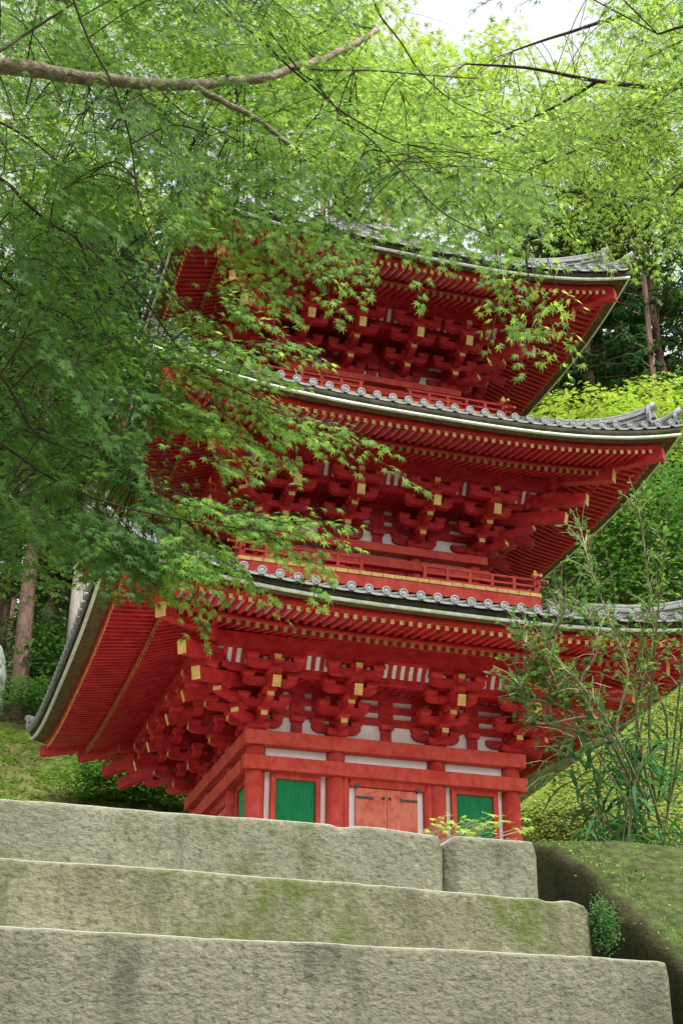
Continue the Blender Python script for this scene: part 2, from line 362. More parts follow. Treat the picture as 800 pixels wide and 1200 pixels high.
# ------------------------------------------------------------------ the pagoda
PG = empty('pagoda', (0, 0, 0), 'red three storey wooden pagoda with grey tiled roofs and white plaster panels', 'pagoda')
A = [2.1, 1.747, 1.478]; CC = [.831, .667, .542]; P_ = [S, S+3.557, S+7.002]
E_ = [4.674, 4.219, 3.826]; T_ = [5.003, 4.479, 4.106]; DZ = [0, -.05, -.125]
SOUT = [(E_[t]-A[t]-1.02)/(E_[0]-A[0]-1.02) for t in range(3)]
TSP = [.260, .260, .260]; TPH = [.052, .117, .110]
def side(k, a=0): return Matrix.Rotation(k*math.pi/2+a, 4, 'Z') @ Matrix(((1, 0, 0, 0), (0, -1, 0, 0), (0, 0, 1, 0), (0, 0, 0, 1)))
SD = [side(k) for k in range(4)]            # maps (u, o, z) to the world
DG = [side(k, -math.pi/4) for k in range(4)]  # the diagonal to the left of side k
RISE = .335
def eo(t, o1): return A[t]+1.02+SOUT[t]*(o1-3.12) if o1 > 3.12 else A[t] + (o1-2.1)
def ez(t, o1, z1, au):       # design (tier one) coordinates to height, au = |u|
    q = min(1.15, max(0, (o1-3.12)/1.554))
    r = RISE*(au/E_[t])**3*max(0, (o1-2.1)/2.574)
    return P_[t] + z1 + DZ[t]*q + r
HERE = Vector(CP)
def dist_to_cam(p): return (Vector(p)-HERE).length
RAFT = []; ETILE = []
for t in range(3):
    a, c, P = A[t], CC[t], P_[t]
    k2 = (1, .70, .60)[t]        # depth of the wall beams
    pb, nt_, nb = (.22, .15, .125)[t], (.39, .26, .22)[t], (.605, .425, .36)[t]
    zfl = (0.0, S+2.72, S+6.22)[t]   # floor
    colx = [-a, -c, c, a]
    rc = (.150, .125, .105)[t]
    seen = set()
    # columns
    for k in range(4):
        for u in colx[:3]:
            mb = MB(); n = 20
            z0 = (.35 if t == 0 else zfl-.25); z1 = P-pb
            ring = [(u+rc*math.cos(q*2*math.pi/n), a+rc*math.sin(q*2*math.pi/n)) for q in range(n)]
            mb.prism(ring, 2, z0, z1, OLD_LIT, SD[k])
            o = mb.build('column', PG); 
            for p in o.data.polygons:
                if len(p.vertices) == 4: p.use_smooth = True
    for k in range(4):
        T = SD[k]
        # wall plate and tie beam (mitred like a log frame: even sides run through)
        e = .205; ext = e if k % 2 == 0 else -e
        mb = MB(); mb.box((-a-ext, a-.17, P-pb), (a+ext, a+e, P), OLD_LIT, T); mb.build('wall_plate', PG, bevel=.008)
        e2 = e-.004; ext = e2+.02 if k % 2 == 0 else -e2+.02
        mb = MB(); mb.box((-a-ext, a+.02, P-nb), (a+ext, a+e2, P-nt_), OLD_LIT, T); mb.build('tie_beam', PG, bevel=.008)
        # plaster
        mb = MB(); zb = P-nb
        mb.box((-a, a-.05, zb+.01), (a, a+.005, P-pb+.01), WHITE, T)
        mb.box((-a, a-.08, P+.004), (a, a-.02, P+1.0), WHITE, T)
        mb.build('plaster_wall', PG)
        # bays
        zs = (.35 if t == 0 else zfl-.2)
        mb = MB(); mb.box((-a+.02, a-.07, zs), (a-.02, a-.04, zb+.01), WHITE, T); mb.build('plaster_infill', PG)
        for sgn in (-1, 1):
            u0, u1 = (-a+rc, -c-rc) if sgn < 0 else (c+rc, a-rc)
            wd = u1-u0; st = .09*(wd/.97); fr = .08*(wd/.97)
            root = MB(); zt = zb-.085*(wd/.97); zl = zs+(.55 if t == 0 else .18)
            root.box((u0+st, a-.04, zl-.09), (u0+st+fr, a+.05, zb+.008), OLD_LIT, T)
            root.box((u1-st-fr, a-.04, zl-.09), (u1-st, a+.05, zb+.008), OLD_LIT, T)
            root.box((u0+st+fr, a-.04, zt), (u1-st-fr, a+.047, zb+.005), OLD_LIT, T)
            root.box((u0+st+fr, a-.04, zl-.09), (u1-st-fr, a+.047, zl), OLD_LIT, T)
            wn = root.build('window', PG, bevel=.004)
            lt = MB(); nsl = 17; g0, g1 = u0+st+fr, u1-st-fr; pw = (g1-g0)/nsl
            lt.box((g0, a-.035, zl), (g1, a-.02, zt), GREEN, T)
            for i in range(nsl):
                uc = g0+pw*(i+.5); lt.prism([(uc-pw*.46, a-.02), (uc+pw*.46, a-.02), (uc, a+.008)], 2, zl, zt, GREEN, T)
            lt.build('lattice', wn)
        # low wall beam (sill)
        mb = MB(); mb.box((-a-.1 if k % 2 == 0 else -a+.1, a-.1, zs-.02), (a+.1 if k % 2 == 0 else a-.1, a+.15, zs+.2), OLD_LIT, T); mb.build('sill_beam', PG, bevel=.006)
        # door
        s_ = c/.831; d = MB()
        for sg in (-1, 1):
            d.prism(sorted([(sg*.71*s_, 0), (sg*.61*s_, 0)])and[(sg*.712*s_, a-.04), (sg*.712*s_, a+.10), (sg*.66*s_, a+.09), (sg*.62*s_, a+.05), (sg*.61*s_, a-.04)], 2, zs+.2, zb+.006, OLD_LIT, T)
        d.prism([(a-.04, zb-.11*s_), (a+.05, zb-.10*s_), (a+.09, zb-.04*s_), (a+.10, zb+.004), (a-.04, zb+.004)], 0, -.61*s_, .61*s_, OLD_LIT, T)
        door = d.build('door', PG)
        dt_ = zb-.11*s_-.004; db = zs+.22
        for sg in (-1, 1):
            l = MB(); ui, uo = .004*sg, .506*s_*sg
            l.box((min(ui, uo), a-.03, db), (max(ui, uo), a+.015, dt_), DOORM, T)
            l.box((min(uo, sg*.44*s_), a+.0155, db), (max(uo, sg*.44*s_), a+.020, dt_), DOORM, T)
            l.box((min(ui, sg*.045*s_), a+.0155, db), (max(ui, sg*.045*s_), a+.024, dt_), DOORM, T)
            lf = l.build('door_leaf', door, bevel=.003)
            hg = MB()
            zc = dt_-.15*s_
            hl = [(uo, zc-.018), (sg*.25*s_, zc-.018), (sg*.20*s_, zc-.032), (sg*.235*s_, zc), (sg*.20*s_, zc+.032), (sg*.25*s_, zc+.018), (uo, zc+.018)]
            hg.prism(hl, 1, a+.0245, a+.031, BLACK, T)
            hl = [(q, z-.95) for q, z in hl]; hg.prism(hl, 1, a+.0245, a+.031, BLACK, T)
            hg.build('hinge', door)
            pv = MB(); pv.prism([(sg*.50*s_+.035*math.cos(q*.5236), dt_+.01+.032*math.sin(q*.5236)) for q in range(12)], 1, a+.02, a+.085, BLACK, T)
            pv.build('hinge_pivot', door)
            kb = MB(); ku = (-.045 if sg < 0 else .06)*s_*-1 if False else (.05 if sg > 0 else -.055)*s_
            kb.prism([(ku+.026*math.cos(q*.5236), zc+.01+.026*math.sin(q*.5236)) for q in range(12)], 1, a+.02, a+.034, BLACK, T)
            kb.prism([(ku+.014*math.cos(q*.5236), zc+.01+.014*math.sin(q*.5236)) for q in range(12)], 1, a+.034, a+.05, BLACK, T)
            kb.build('door_knob', door)
        # ---- through beams of the bracket zone
        mb = MB()
        for (z0, z1) in ((.30, .41), (.51, .61), (.71, .81), (.90, 1.02)):
            mb.box((-a-.02 if k % 2 else -a+.06, a-.055, P+z0), (a+.02 if k % 2 else a-.06, a+.05, P+z1), RED, T)
        mb.build('bracket_tie_beam', PG, bevel=.004)
        # blocks and struts between columns
        for i, um in enumerate([(-c-a)/2, 0, (a+c)/2]):
            mb = MB()
            if t == 0 or i == 1:
                mb.box((um-.085, a-.06, P+.001), (um+.085, a+.035, P+.222), RED, T)
                mb.frust(um, a, P+.222, P+.302, .20, .24, RED, T)
            for (z0, z1) in ((.408, .512), (.608, .712), (.808, .902)): mb.box((um-.115, a-.05, P+z0), (um+.115, a+.045, P+z1), RED, T)
            mb.build('wall_strut', PG, bevel=.004)
        # ---- outer beams: step-two beam, purlin, small ceiling, curved ribs
        mb = MB(); o2 = a+.72; L2 = o2+.02
        mb.box((-L2-.12, o2-.05, P+.72), (L2+.12, o2+.05, P+.83), RED, T)
        mb.build('step_beam', PG, bevel=.004)
        mb = MB(); o3 = a+1.02; L3 = o3+.30
        mb.box((-L3, o3-.065, P+.985), (L3, o3+.065, P+1.20), RED, T)
        mb.build('eave_purlin', PG, bevel=.004)
        mb = MB()
        mb.box((-a-.3, a+.05, P+.835), (a+.3, o2-.05, P+.85), RED, T)
        for i in range(34):
            u = -a-.25+i*(2*a+.5)/33; mb.box((u-.014, a+.055, P+.815), (u+.014, o2-.052, P+.836), RED, T)
        mb.build('eave_ceiling', PG)
        prof = [(o2+.045, .83), (o2+.08, .93), (o2+.14, 1.02), (o3-.06, 1.09)]
        mb = MB()
        nseg = 1
        for (z, q) in ((0, 0),):
            grid = [[(-o2-.15, o_, P+z_) for o_, z_ in prof], [(o2+.15, o_, P+z_) for o_, z_ in prof]]
            mb.sheet(grid, WHITE, T)
        mb.build('plaster_cove', PG)
        mb = MB(); nr = int(2*o2/.135); 
        for i in range(nr+1):
            u = -o2+i*2*o2/nr
            poly = [(o_+.0, z_+P) for o_, z_ in prof]; poly2 = [(o_+.028, z_-.022+P) for o_, z_ in prof][::-1]
            mb.prism(poly+poly2, 0, u-.031, u+.031, RED, T)
        mb.build('cove_rib', PG)
    # ---- bracket sets
    def arm_u(mb, T, uc, hl, oc, z0, z1, w=.12, gold=False):
        h = z1-z0
        poly = [(uc-hl, z1), (uc-hl, z0+h*.55), (uc-hl+.035, z0+h*.22), (uc-hl+.10, z0), (uc+hl-.10, z0), (uc+hl-.035, z0+h*.22), (uc+hl, z0+h*.55), (uc+hl, z1)]
        mb.prism(poly, 1, oc-w/2, oc+w/2, RED, T)
    def arm_o(mb, T, uc, o0, o1, z0, z1, w=.10, gold=True):
        h = z1-z0
        poly = [(o0, z0), (o1-.10, z0), (o1-.035, z0+h*.2), (o1, z0+h*.45), (o1, z1), (o0, z1)]
        mb.prism(poly, 0, uc-w/2, uc+w/2, RED, T)
        if gold: mb.box((uc-w/2-.003, o1-.004, z0+h*.43), (uc+w/2+.003, o1+.006, z1+.003), GOLD, T)
    def block(mb, T, u, o_, z0, z1, w=.195):
        zm = z0+(z1-z0)*.45
        mb.frust(u, o_, z0, zm, w*.72, w, RED, T); mb.box((u-w/2, o_-w/2, zm), (u+w/2, o_+w/2, z1), RED, T)
    def bset(mb, T, u, corner=False):
        block(mb, T, u, a, P+.001, P+.14, .34)
        arm_u(mb, T, u, .40, a, P+.10, P+.225, .11)
        for du in (-.32, 0, .32): block(mb, T, u+du, a, P+.225, P+.30, .195)
        for (z0, z1) in ((.41, .51), (.61, .71), (.81, .90)):
            for du in (-.30, 0, .30): mb.box((u+du-.09, a-.085, P+z0), (u+du+.09, a+.085, P+z1), RED, T)
        arm_o(mb, T, u, a, a+.46, P+.10, P+.225)
        block(mb, T, u, a+.37, P+.225, P+.30)
        arm_u(mb, T, u, .40, a+.37, P+.30, P+.41)
        for du in (-.32, 0, .32): block(mb, T, u+du, a+.37, P+.41, P+.50)
        arm_o(mb, T, u, a, a+.82, P+.30, P+.41)
        block(mb, T, u, a+.72, P+.41, P+.50)
        arm_o(mb, T, u, a, a+.92, P+.505, P+.60, .10, False)
        arm_u(mb, T, u, .42, a+.72, P+.53, P+.64)
        for du in (-.34, 0, .34): block(mb, T, u+du, a+.72, P+.64, P+.72)
        # over the tail rafter
        block(mb, T, u, a+1.02, P+.60, P+.70)
        arm_u(mb, T, u, .44, a+1.02, P+.70, P+.82, .11)
        for du in (-.36, 0, .36): block(mb, T, u+du, a+1.02, P+.82, P+.90)
        mb.box((u-.46, a+1.02-.052, P+.90), (u+.46, a+1.02+.052, P+.987), RED, T)
        arm_o(mb, T, u, a+.60, a+1.20, P+.75, P+.87, .095)
    for k in range(4):
        for u in colx[1:3]:
            mb = MB(); bset(mb, SD[k], u); b = mb.build('bracket_set', PG)
            mb = MB(); q = (.33); o1, z1 = a+1.168, P+.467
            mb.beam((u, a-.1, z1+1.268*q), (u, o1, z1), .125, .17, RED, SD[k], GOLD)
            mb.build('tail_rafter', b)
        # corner at the left end of side k: arms of both sides and the diagonal
        mb = MB()
        bset(mb, SD[k], -a); 
        T2 = SD[(k+3) % 4]; u2 = a
        arm_u(mb, T2, u2, .40, a+.002, P+.102, P+.223, .11); arm_o(mb, T2, u2, a, a+.46, P+.102, P+.223); block(mb, T2, u2, a+.37, P+.225, P+.30)
        arm_u(mb, T2, u2, .40, a+.37, P+.30, P+.41)
        for du in (-.32, .32): block(mb, T2, u2+du, a+.37, P+.41, P+.50)
        arm_o(mb, T2, u2, a, a+.82, P+.302, P+.408); block(mb, T2, u2, a+.72, P+.41, P+.50)
        arm_u(mb, T2, u2, .42, a+.72, P+.53, P+.64)
        for du in (-.34, 0, .34): block(mb, T2, u2+du, a+.72, P+.64, P+.72)
        block(mb, T2, u2, a+1.02, P+.60, P+.70); arm_u(mb, T2, u2, .44, a+1.02, P+.70, P+.82, .11)
        for du in (-.36, 0, .36): block(mb, T2, u2+du, a+1.02, P+.82, P+.90)
        mb.box((u2-.46, a+1.02-.052, P+.90), (u2+.46, a+1.02+.052, P+.987), RED, T2)
        arm_o(mb, T2, u2, a+.60, a+1.20, P+.752, P+.868, .095)
        D = DG[k]; r2 = math.sqrt(2); ad = a*r2
        arm_o(mb, D, 0, ad, ad+.46*r2, P+.105, P+.22, .13); block(mb, D, 0, ad+.37*r2, P+.225, P+.30, .2)
        arm_o(mb, D, 0, ad, ad+.82*r2, P+.305, P+.405, .13); block(mb, D, 0, ad+.72*r2, P+.41, P+.50, .2)
        block(mb, D, 0, ad+1.02*r2, P+.60, P+.72, .24); block(mb, D, 0, ad+1.05*r2, P+.84, P+.95, .24)
        b = mb.build('bracket_set', PG)
        for (oo, zz, q, w_, h_) in ((1.23, .436, .20, .14, .19), (1.507, .701, .18, .14, .19)):
            mb = MB(); o1 = ad+oo*r2; z1 = P+zz
            mb.beam((0, ad-.1, z1+(oo*r2+.1)*q), (0, o1, z1), w_, h_, RED, D, GOLD); mb.build('tail_rafter', b)
        for TT, uu in ((SD[k], -a), (SD[(k+3) % 4], a)):
            mb = MB(); mb.beam((uu, a-.1, P+.467+1.268*.33), (uu, a+1.168, P+.467), .125, .17, RED, TT, GOLD)
            mb.build('tail_rafter', b)
    # ---- eaves
    def sweep(mb, prof, m, k, n=28, closed=True):
        grid = []
        for i in range(n+1):
            s_ = -1+2*i/n; row = []
            for (o1, z1) in (prof + [prof[0]] if closed else prof):
                o_ = eo(t, o1); u = s_*o_; row.append((u, o_, ez(t, o1, z1, abs(u))))
            grid.append(row)
        mb.sheet(grid, m, SD[k])
    def zb_base(o1): return 1.20-.31*(o1-3.12)
    def zb_fly(o1): return 1.012+.128*(4.63-o1)
    for k in range(4):
        T = SD[k]
        mb = MB(); sweep(mb, [(2.12, zb_base(2.12)+.115), (3.95, zb_base(3.95)+.115), (3.95, zb_base(3.95)+.125), (2.12, zb_base(2.12)+.125)], PALE, k)
        sweep(mb, [(3.72, zb_fly(3.72)+.085), (4.60, zb_fly(4.6)+.085), (4.60, zb_fly(4.6)+.098), (3.72, zb_fly(3.72)+.098)], PALE, k)
        mb.build('soffit_board', PG, True)
        mb = MB(); zt = zb_base(3.95)+.11
        sweep(mb, [(3.86, zt), (3.955, zt-.02), (3.955, zt+.055), (3.86, zt+.055)], RED, k)
        mb.build('rafter_batten', PG, True)
        mb = MB(); sweep(mb, [(4.50, 1.100), (4.615, 1.085), (4.665, 1.195), (4.50, 1.20)], RED, k)
        mb.build('eave_fascia', PG, True)
        mb = MB(); sweep(mb, [(4.62, 1.198), (4.90, 1.160), (4.90, 1.180), (4.62, 1.222)], WOOD, k)
        mb.build('eave_board', PG, True)
        mb = MB(); sweep(mb, [(4.885, 1.158), (4.925, 1.155), (4.93, 1.195), (4.885, 1.197)], STRIP, k)
        mb.build('eave_edging', PG, True)
        mb = MB(); sweep(mb, [(4.82, 1.197), (4.90, 1.197), (4.95, 1.285), (4.80, 1.300)], DARKW, k)
        mb.build('tile_batten', PG, True)
        # rafters
        nf = 34
        for i in range(-nf, nf+1):
            u = (i+.5)*.14*(1, .97, .94)[t]
            if abs(u) > eo(t, 4.55)-.05: continue
            mb = MB()
            o1e = 4.63; o0 = max(eo(t, 3.60), abs(u)+.03)
            inv = lambda o_: 3.12+(o_-A[t]-1.02)/SOUT[t] if o_ > A[t]+1.02 else 2.1+(o_-A[t])
            oi = inv(o0)
            if oi < 4.5:
                p0 = Vector((u, o0, ez(t, oi, zb_fly(oi)+.045, abs(u)))); p1 = Vector((u, eo(t, o1e), ez(t, o1e, zb_fly(o1e)+.045, abs(u))))
                mb.beam(p0, p1, .054, .064, RED, T, GOLD)
                RAFT.append((dist_to_cam(T @ p1)*(1 if (T@p1-HERE).normalized().dot(FW) > .85 else 2), mb, k, 1))
            mb = MB(); o0 = max(A[t]+.06, abs(u)+.03); oi = inv(o0); o1e = 3.945
            if abs(u) < eo(t, 3.9)-.05 and oi < 3.9:
                p0 = Vector((u, o0, ez(t, oi, zb_base(oi)+.055, abs(u)))); p1 = Vector((u, eo(t, o1e), ez(t, o1e, zb_base(o1e)+.055, abs(u))))
                mb.beam(p0, p1, .058, .080, RED, T, GOLD_SHADE)
                RAFT.append((dist_to_cam(T @ p1)*1.15, mb, k, 0))
        # hip rafters on the left corner of side k
        D = DG[k]; r2 = math.sqrt(2)
        mb = MB()
        zc = ez(t, 4.674, 1.296-.335, E_[t])
        p1 = Vector((0, E_[t]*r2, P_[t]+1.296+DZ[t])); oi = 3.75; om = eo(t, oi)
        p0 = Vector((0, om*r2, ez(t, oi, zb_fly(oi)+.03, om)))
        mb.beam(p0, p1, .15, .19, RED, D, None)
        vs = p1
        mb.box((-.079, vs.y-.004, vs.z-.098), (.079, vs.y+.008, vs.z+.098), OLD_LIT, D)
        oi = 4.02; om = eo(t, oi); q1 = Vector((0, om*r2, ez(t, oi, zb_base(oi)+.0, om))); oi = 2.15; q0 = Vector((0, eo(t, oi)*r2, ez(t, oi, zb_base(oi)+.02, A[t])))
        oi2 = 3.1; qm = Vector((0, eo(t, oi2)*r2, ez(t, oi2, zb_base(oi2)+.0, eo(t, oi2))))
        mb.beam(q0, qm, .17, .22, RED, D); mb.beam(qm, q1, .17, .22, RED, D, GOLD)
        mb.build('hip_rafter', PG)
    # ---- tiled roof
    TT = T_[t]; zm = S + (1.364, 4.883, 8.235)[t]
    inn, zin = ((2.68, S+2.26), (2.34, S+5.90), (.32, S+11.2))[t]
    RT_ = .463
    def rs(u, o_):
        s_ = (TT-o_)/(TT-inn); H = zin-(zm-.055)
        z = (zm-.055) + H*(.85*s_+.15*s_*s_) if t < 2 else (zm-.055) + H*(.62*s_+.38*s_*s_)
        return z + RT_*(min(abs(u), TT)/TT)**3*(max(0, 1-s_))**1.3
    roof = MB()
    for k in range(4):
        grid = []
        for i in range(33):
            s_ = -1+i/16; grid.append([(s_*(inn+(TT-.03-inn)*j/10), inn+(TT-.03-inn)*j/10, rs(s_*(inn+(TT-.03-inn)*j/10), inn+(TT-.03-inn)*j/10)) for j in range(11)])
        roof.sheet(grid, TILE, SD[k])
        n0 = int((TT+.1)/TSP[t])
        us = [TPH[t]+i*TSP[t]*(1 if k == 0 else 1) for i in range(-n0-1, n0+1)]
        us = [u for u in us if abs(u) < TT-.10]
        for u in us:
            o0 = max(inn, abs(u)+.02); o1_ = TT-.02
            vs = []; ns = 7
            for j in range(ns+1):
                o_ = o0+(o1_-o0)*j/ns; z = rs(u, o_)
                for q in range(6):
                    an = math.pi*q/5; vs.append((u-.066*math.cos(an), o_, z+.075*math.sin(an)))
            roof.add(vs, [(j*6+q, j*6+q+1, (j+1)*6+q+1, (j+1)*6+q) for j in range(ns) for q in range(5)], TILE, SD[k])
            # flat tile lip between rolls
            um = u+TSP[t]/2
            if abs(um) < TT-.06:
                pts = []
                for q in range(7):
                    x_ = -TSP[t]/2+.03+(TSP[t]-.06)*q/6; dz_ = -.014*math.cos(x_/(TSP[t]/2)*math.pi/2)
                    pts.append((um+x_, dz_))
                vs = [(x_, TT+.005, rs(x_, TT)+dz_+.012) for x_, dz_ in pts] + [(x_, TT+.005, rs(x_, TT)+dz_-.022) for x_, dz_ in pts]
                vs += [(x_, TT-.2, rs(x_, TT-.2)+dz_-.022) for x_, dz_ in pts]
                fs = [(q, q+1, q+8, q+7) for q in range(6)] + [(q+7, q+8, q+15, q+14) for q in range(6)]
                roof.add(vs, fs, TILEL, SD[k])
            # the round end tile
            mb = MB(); z = rs(u, TT)+.052; r_ = .066; n = 18
            c_ = lambda rr, oo: [(u+rr*math.cos(q*2*math.pi/n), oo, z+rr*math.sin(q*2*math.pi/n)) for q in range(n)]
            vs = c_(r_, TT-.14)+c_(r_, TT+.012)+c_(r_-.014, TT+.014)+c_(r_-.017, TT+.004)+c_(r_-.034, TT+.003)+c_(r_-.037, TT+.009)+[(u, TT+.012, z)]
            fs = []; mm = []
            for lv in range(5): fs += [(lv*n+q, lv*n+(q+1) % n, (lv+1)*n+(q+1) % n, (lv+1)*n+q) for q in range(n)]
            mb.add(vs, fs[:n], TILEL if False else TILE, SD[k]); b0 = len(mb.v)-len(vs)
            i1 = mb.mi(TILEF); i2 = mb.mi(TILEL); i3 = mb.mi(TILE)
            for lv in range(1, 5):
                for q in range(n): mb.f.append([b0+x for x in fs[lv*n+q]]); mb.m.append({1: i2, 2: i3, 3: i1, 4: i3}[lv])
            for q in range(n): mb.f.append([b0+5*n+q, b0+5*n+(q+1) % n, b0+6*n]); mb.m.append(i1)
            pw = SD[k] @ Vector((u, TT, z))
            vis = {0: 1, 3: 1.05, 1: 3, 2: 3}[k]
            ETILE.append((dist_to_cam(pw)*vis, mb, t, k))
    rf = roof.build('tiled_roof', PG)
    # hip ridges
    for k in range(4):
        D = DG[k]; r2 = math.sqrt(2)
        def ridge(o0, o1_, w_, h_, up):
            mb = MB(); n = 12
            for (ww, z0, z1, m_) in ((w_, -.03, h_*.30, TILEL), (w_*1.15, h_*.30, h_*.36, TILE), (w_*.86, h_*.36, h_*.60, TILEL), (w_*1.05, h_*.60, h_*.66, TILE), (w_*.8, h_*.66, h_*.86, TILEL)):
                grid = []
                for i in range(n+1):
                    q = i/n; o_ = o0+(o1_-o0)*q; z = rs(o_, o_)+up*q**4
                    grid.append([(-ww/2, o_*r2, z+z0), (-ww/2, o_*r2, z+z1), (ww/2, o_*r2, z+z1), (ww/2, o_*r2, z+z0), (-ww/2, o_*r2, z+z0)])
                mb.sheet(grid, m_, D); mb.add(grid[-1][:4], [(0, 1, 2, 3)], m_, D)
            pts = [(0, (o0+(o1_-o0)*i/n)*r2, rs(o0+(o1_-o0)*i/n, o0+(o1_-o0)*i/n)+up*(i/n)**4+h_*.90) for i in range(n+1)]
            pts.append((0, pts[-1][1]+.16, pts[-1][2]+.07)); mb.tube(pts, [.075]*(n+1)+[.07], TILEL, 8, D)
            return mb.build('hip_ridge', rf, True)
        ridge(inn, TT-.40, .20, .30, .16); ridge(TT-.44, TT-.10, .17, .15, .08)
        for o_, h_ in ((TT-.38, .30), (TT-.08, .16)):
            mb = MB(); z = rs(o_, o_)+(.16 if h_ > .2 else .08); hh = h_
            poly = [(-hh*.62, -.04), (-hh*.68, hh*.35), (-hh*.48, hh*.80), (-hh*.30, hh*1.15), (-hh*.12, hh*1.02), (0, hh*1.22), (hh*.12, hh*1.02), (hh*.30, hh*1.15), (hh*.48, hh*.80), (hh*.68, hh*.35), (hh*.62, -.04)]
            mb.prism([(x_, z+z_) for x_, z_ in poly], 1, o_*r2, o_*r2+.05, TILEL, D)
            mb.frust(0, o_*r2+.06, z+hh*.25, z+hh*.62, hh*.42, hh*.3, TILEF, D)
            mb.build('ridge_end_ornament', rf)
    # ---- balcony of upper storeys
    if t > 0:
        ob = (0, 2.60, 2.31)[t]; zt = (0, S+2.70, S+6.205)[t]      # outer edge and top of the ochre band
        for k in range(4):
            T = SD[k]; ev = k % 2 == 0
            mb = MB(); L = ob if ev else ob-.10
            mb.box((-L, ob-.10, zt-.19), (L, ob, zt-.064), OLD_LIT, T); mb.box((-L-.05, ob-.10, zt-.27), (L+.05, ob+.04 if False else ob+.02, zt-.19), OLD_LIT, T) if ev else mb.box((-L+.0, ob-.10, zt-.27), (L, ob+.02, zt-.19), OLD_LIT, T)
            mb.build('balcony_beam', PG, bevel=.004)
            mb = MB(); n = int(2*ob/.20); wj = 2*ob/n
            for i in range(n): mb.box((-ob+i*wj+.006, ob-.05, zt-.062), (-ob+(i+1)*wj-.006, ob+.018, zt), GOLD, T)
            mb.build('balcony_joist_end', PG)
            mb = MB(); mb.box((-ob+.02, a-.1, zt-.03), (ob-.02, ob-.052, zt-.001), RED, T); mb.build('balcony_floor', PG)
            # railing, open at the door
            rl = MB(); orr = ob-.06; zr0 = zt+.004; gap = c*.75  # rails and posts use the lighter red, their daylight painted in
            for sg in (-1, 1):
                us = sorted((sg*gap, sg*orr)); ue = sorted((sg*gap, sg*(ob+.16)))
                rl.box((us[0], orr-.03, zr0), (us[1], orr+.03, zr0+.055), OLD_LIT, T)
                rl.box((us[0]+.02, orr-.022, zr0+.125), (us[1]-.02, orr+.022, zr0+.16), OLD_LIT, T)
                rl.tube([(ue[0], orr, zr0+.262), (ue[1], orr, zr0+.262)] , .024, OLD_LIT, 8, T)
                rl.tube([(sg*(ob+.155), orr, zr0+.262), (sg*(ob+.175), orr, zr0+.262)], .027, GOLD, 8, T)
                rl.box((min(sg*orr, sg*(ob+.10)), orr-.02, zr0+.127), (max(sg*orr, sg*(ob+.10)), orr+.02, zr0+.158), OLD_LIT, T)
            rail = rl.build('railing', PG)
            for sg in (-1, 1):
                npst = 5
                for i in range(npst):
                    u = sg*(gap+.05+(orr-gap-.05)*i/npst)
                    q = MB(); q.box((u-.026, orr-.026, zr0+.056), (u+.026, orr+.026, zr0+.245), OLD_LIT, T)
                    q.build('railing_post', rail)
            q = MB(); q.box((-orr-.042, orr-.042, zr0), (-orr+.042, orr+.042, zr0+.33), OLD_LIT, T)
            q.frust(-orr, orr, zr0+.33, zr0+.36, .09, .11, GOLD, T); q.frust(-orr, orr, zr0+.36, zr0+.44, .08, .03, GOLD, T); q.build('railing_post', rail)
# rafters and end tiles: the hundred that show largest are parts, the rest one part each
RAFT.sort(key=lambda q: q[0])
def split(lst, name):
    for q in lst[:100]: q[1].build(name, PG)
    rest = MB()
    for q in lst[100:]:
        m_ = q[1]; b = len(rest.v); rest.v += m_.v; idx = [rest.mi(x) for x in m_.mats]
        rest.f += [[b+x for x in f] for f in m_.f]; rest.m += [idx[x] for x in m_.m]
    tag(rest.build(name, PG), kind='stuff')
split(RAFT, 'rafter')
ETILE.sort(key=lambda q: q[0]); split(ETILE, 'eave_tile')
# finial and platform
mb = MB(); zf = S+11.15
mb.box((-.42, -.42, zf-.1), (.42, .42, zf+.35), BLACK); mb.box((-.5, -.5, zf+.35), (.5, .5, zf+.42), BLACK)
mb.tube([(0, 0, zf+.4), (0, 0, zf+4.6)], [.05, .03], BLACK, 10)
mb.tube([(0, 0, zf+.42), (0, 0, zf+.55), (0, 0, zf+.68)], [.38, .3, .08], BLACK, 16)
for i in range(9): mb.tube([(0, 0, zf+.95+i*.28), (0, 0, zf+1.0+i*.28)], [.30-.015*i]*2, BLACK, 18)
mb.tube([(0, 0, zf+3.7), (0, 0, zf+4.0), (0, 0, zf+4.25), (0, 0, zf+4.4), (0, 0, zf+4.55), (0, 0, zf+4.75)], [.1, .2, .07, .12, .11, .01], BLACK, 12)
mb.build('finial', PG)
mb = MB(); mb.box((-3.3, -3.3, -.5), (3.3, 3.3, .30), PLAT); mb.box((-3.38, -3.38, .30), (3.38, 3.38, .42), PLAT)
mb.box((-.9, -3.8, -.5), (.9, -3.38, .2), PLAT); mb.build('stone_platform', PG, bevel=.01)
mb = MB()
mb.box((-1.9, -1.9, .5), (1.9, 1.9, S+.9), DARKW); mb.box((-1.6, -1.6, S+.9), (1.6, 1.6, S+4.4), DARKW); mb.box((-1.35, -1.35, S+4.4), (1.35, 1.35, S+8.0), DARKW)
mb.build('inner_frame', PG)
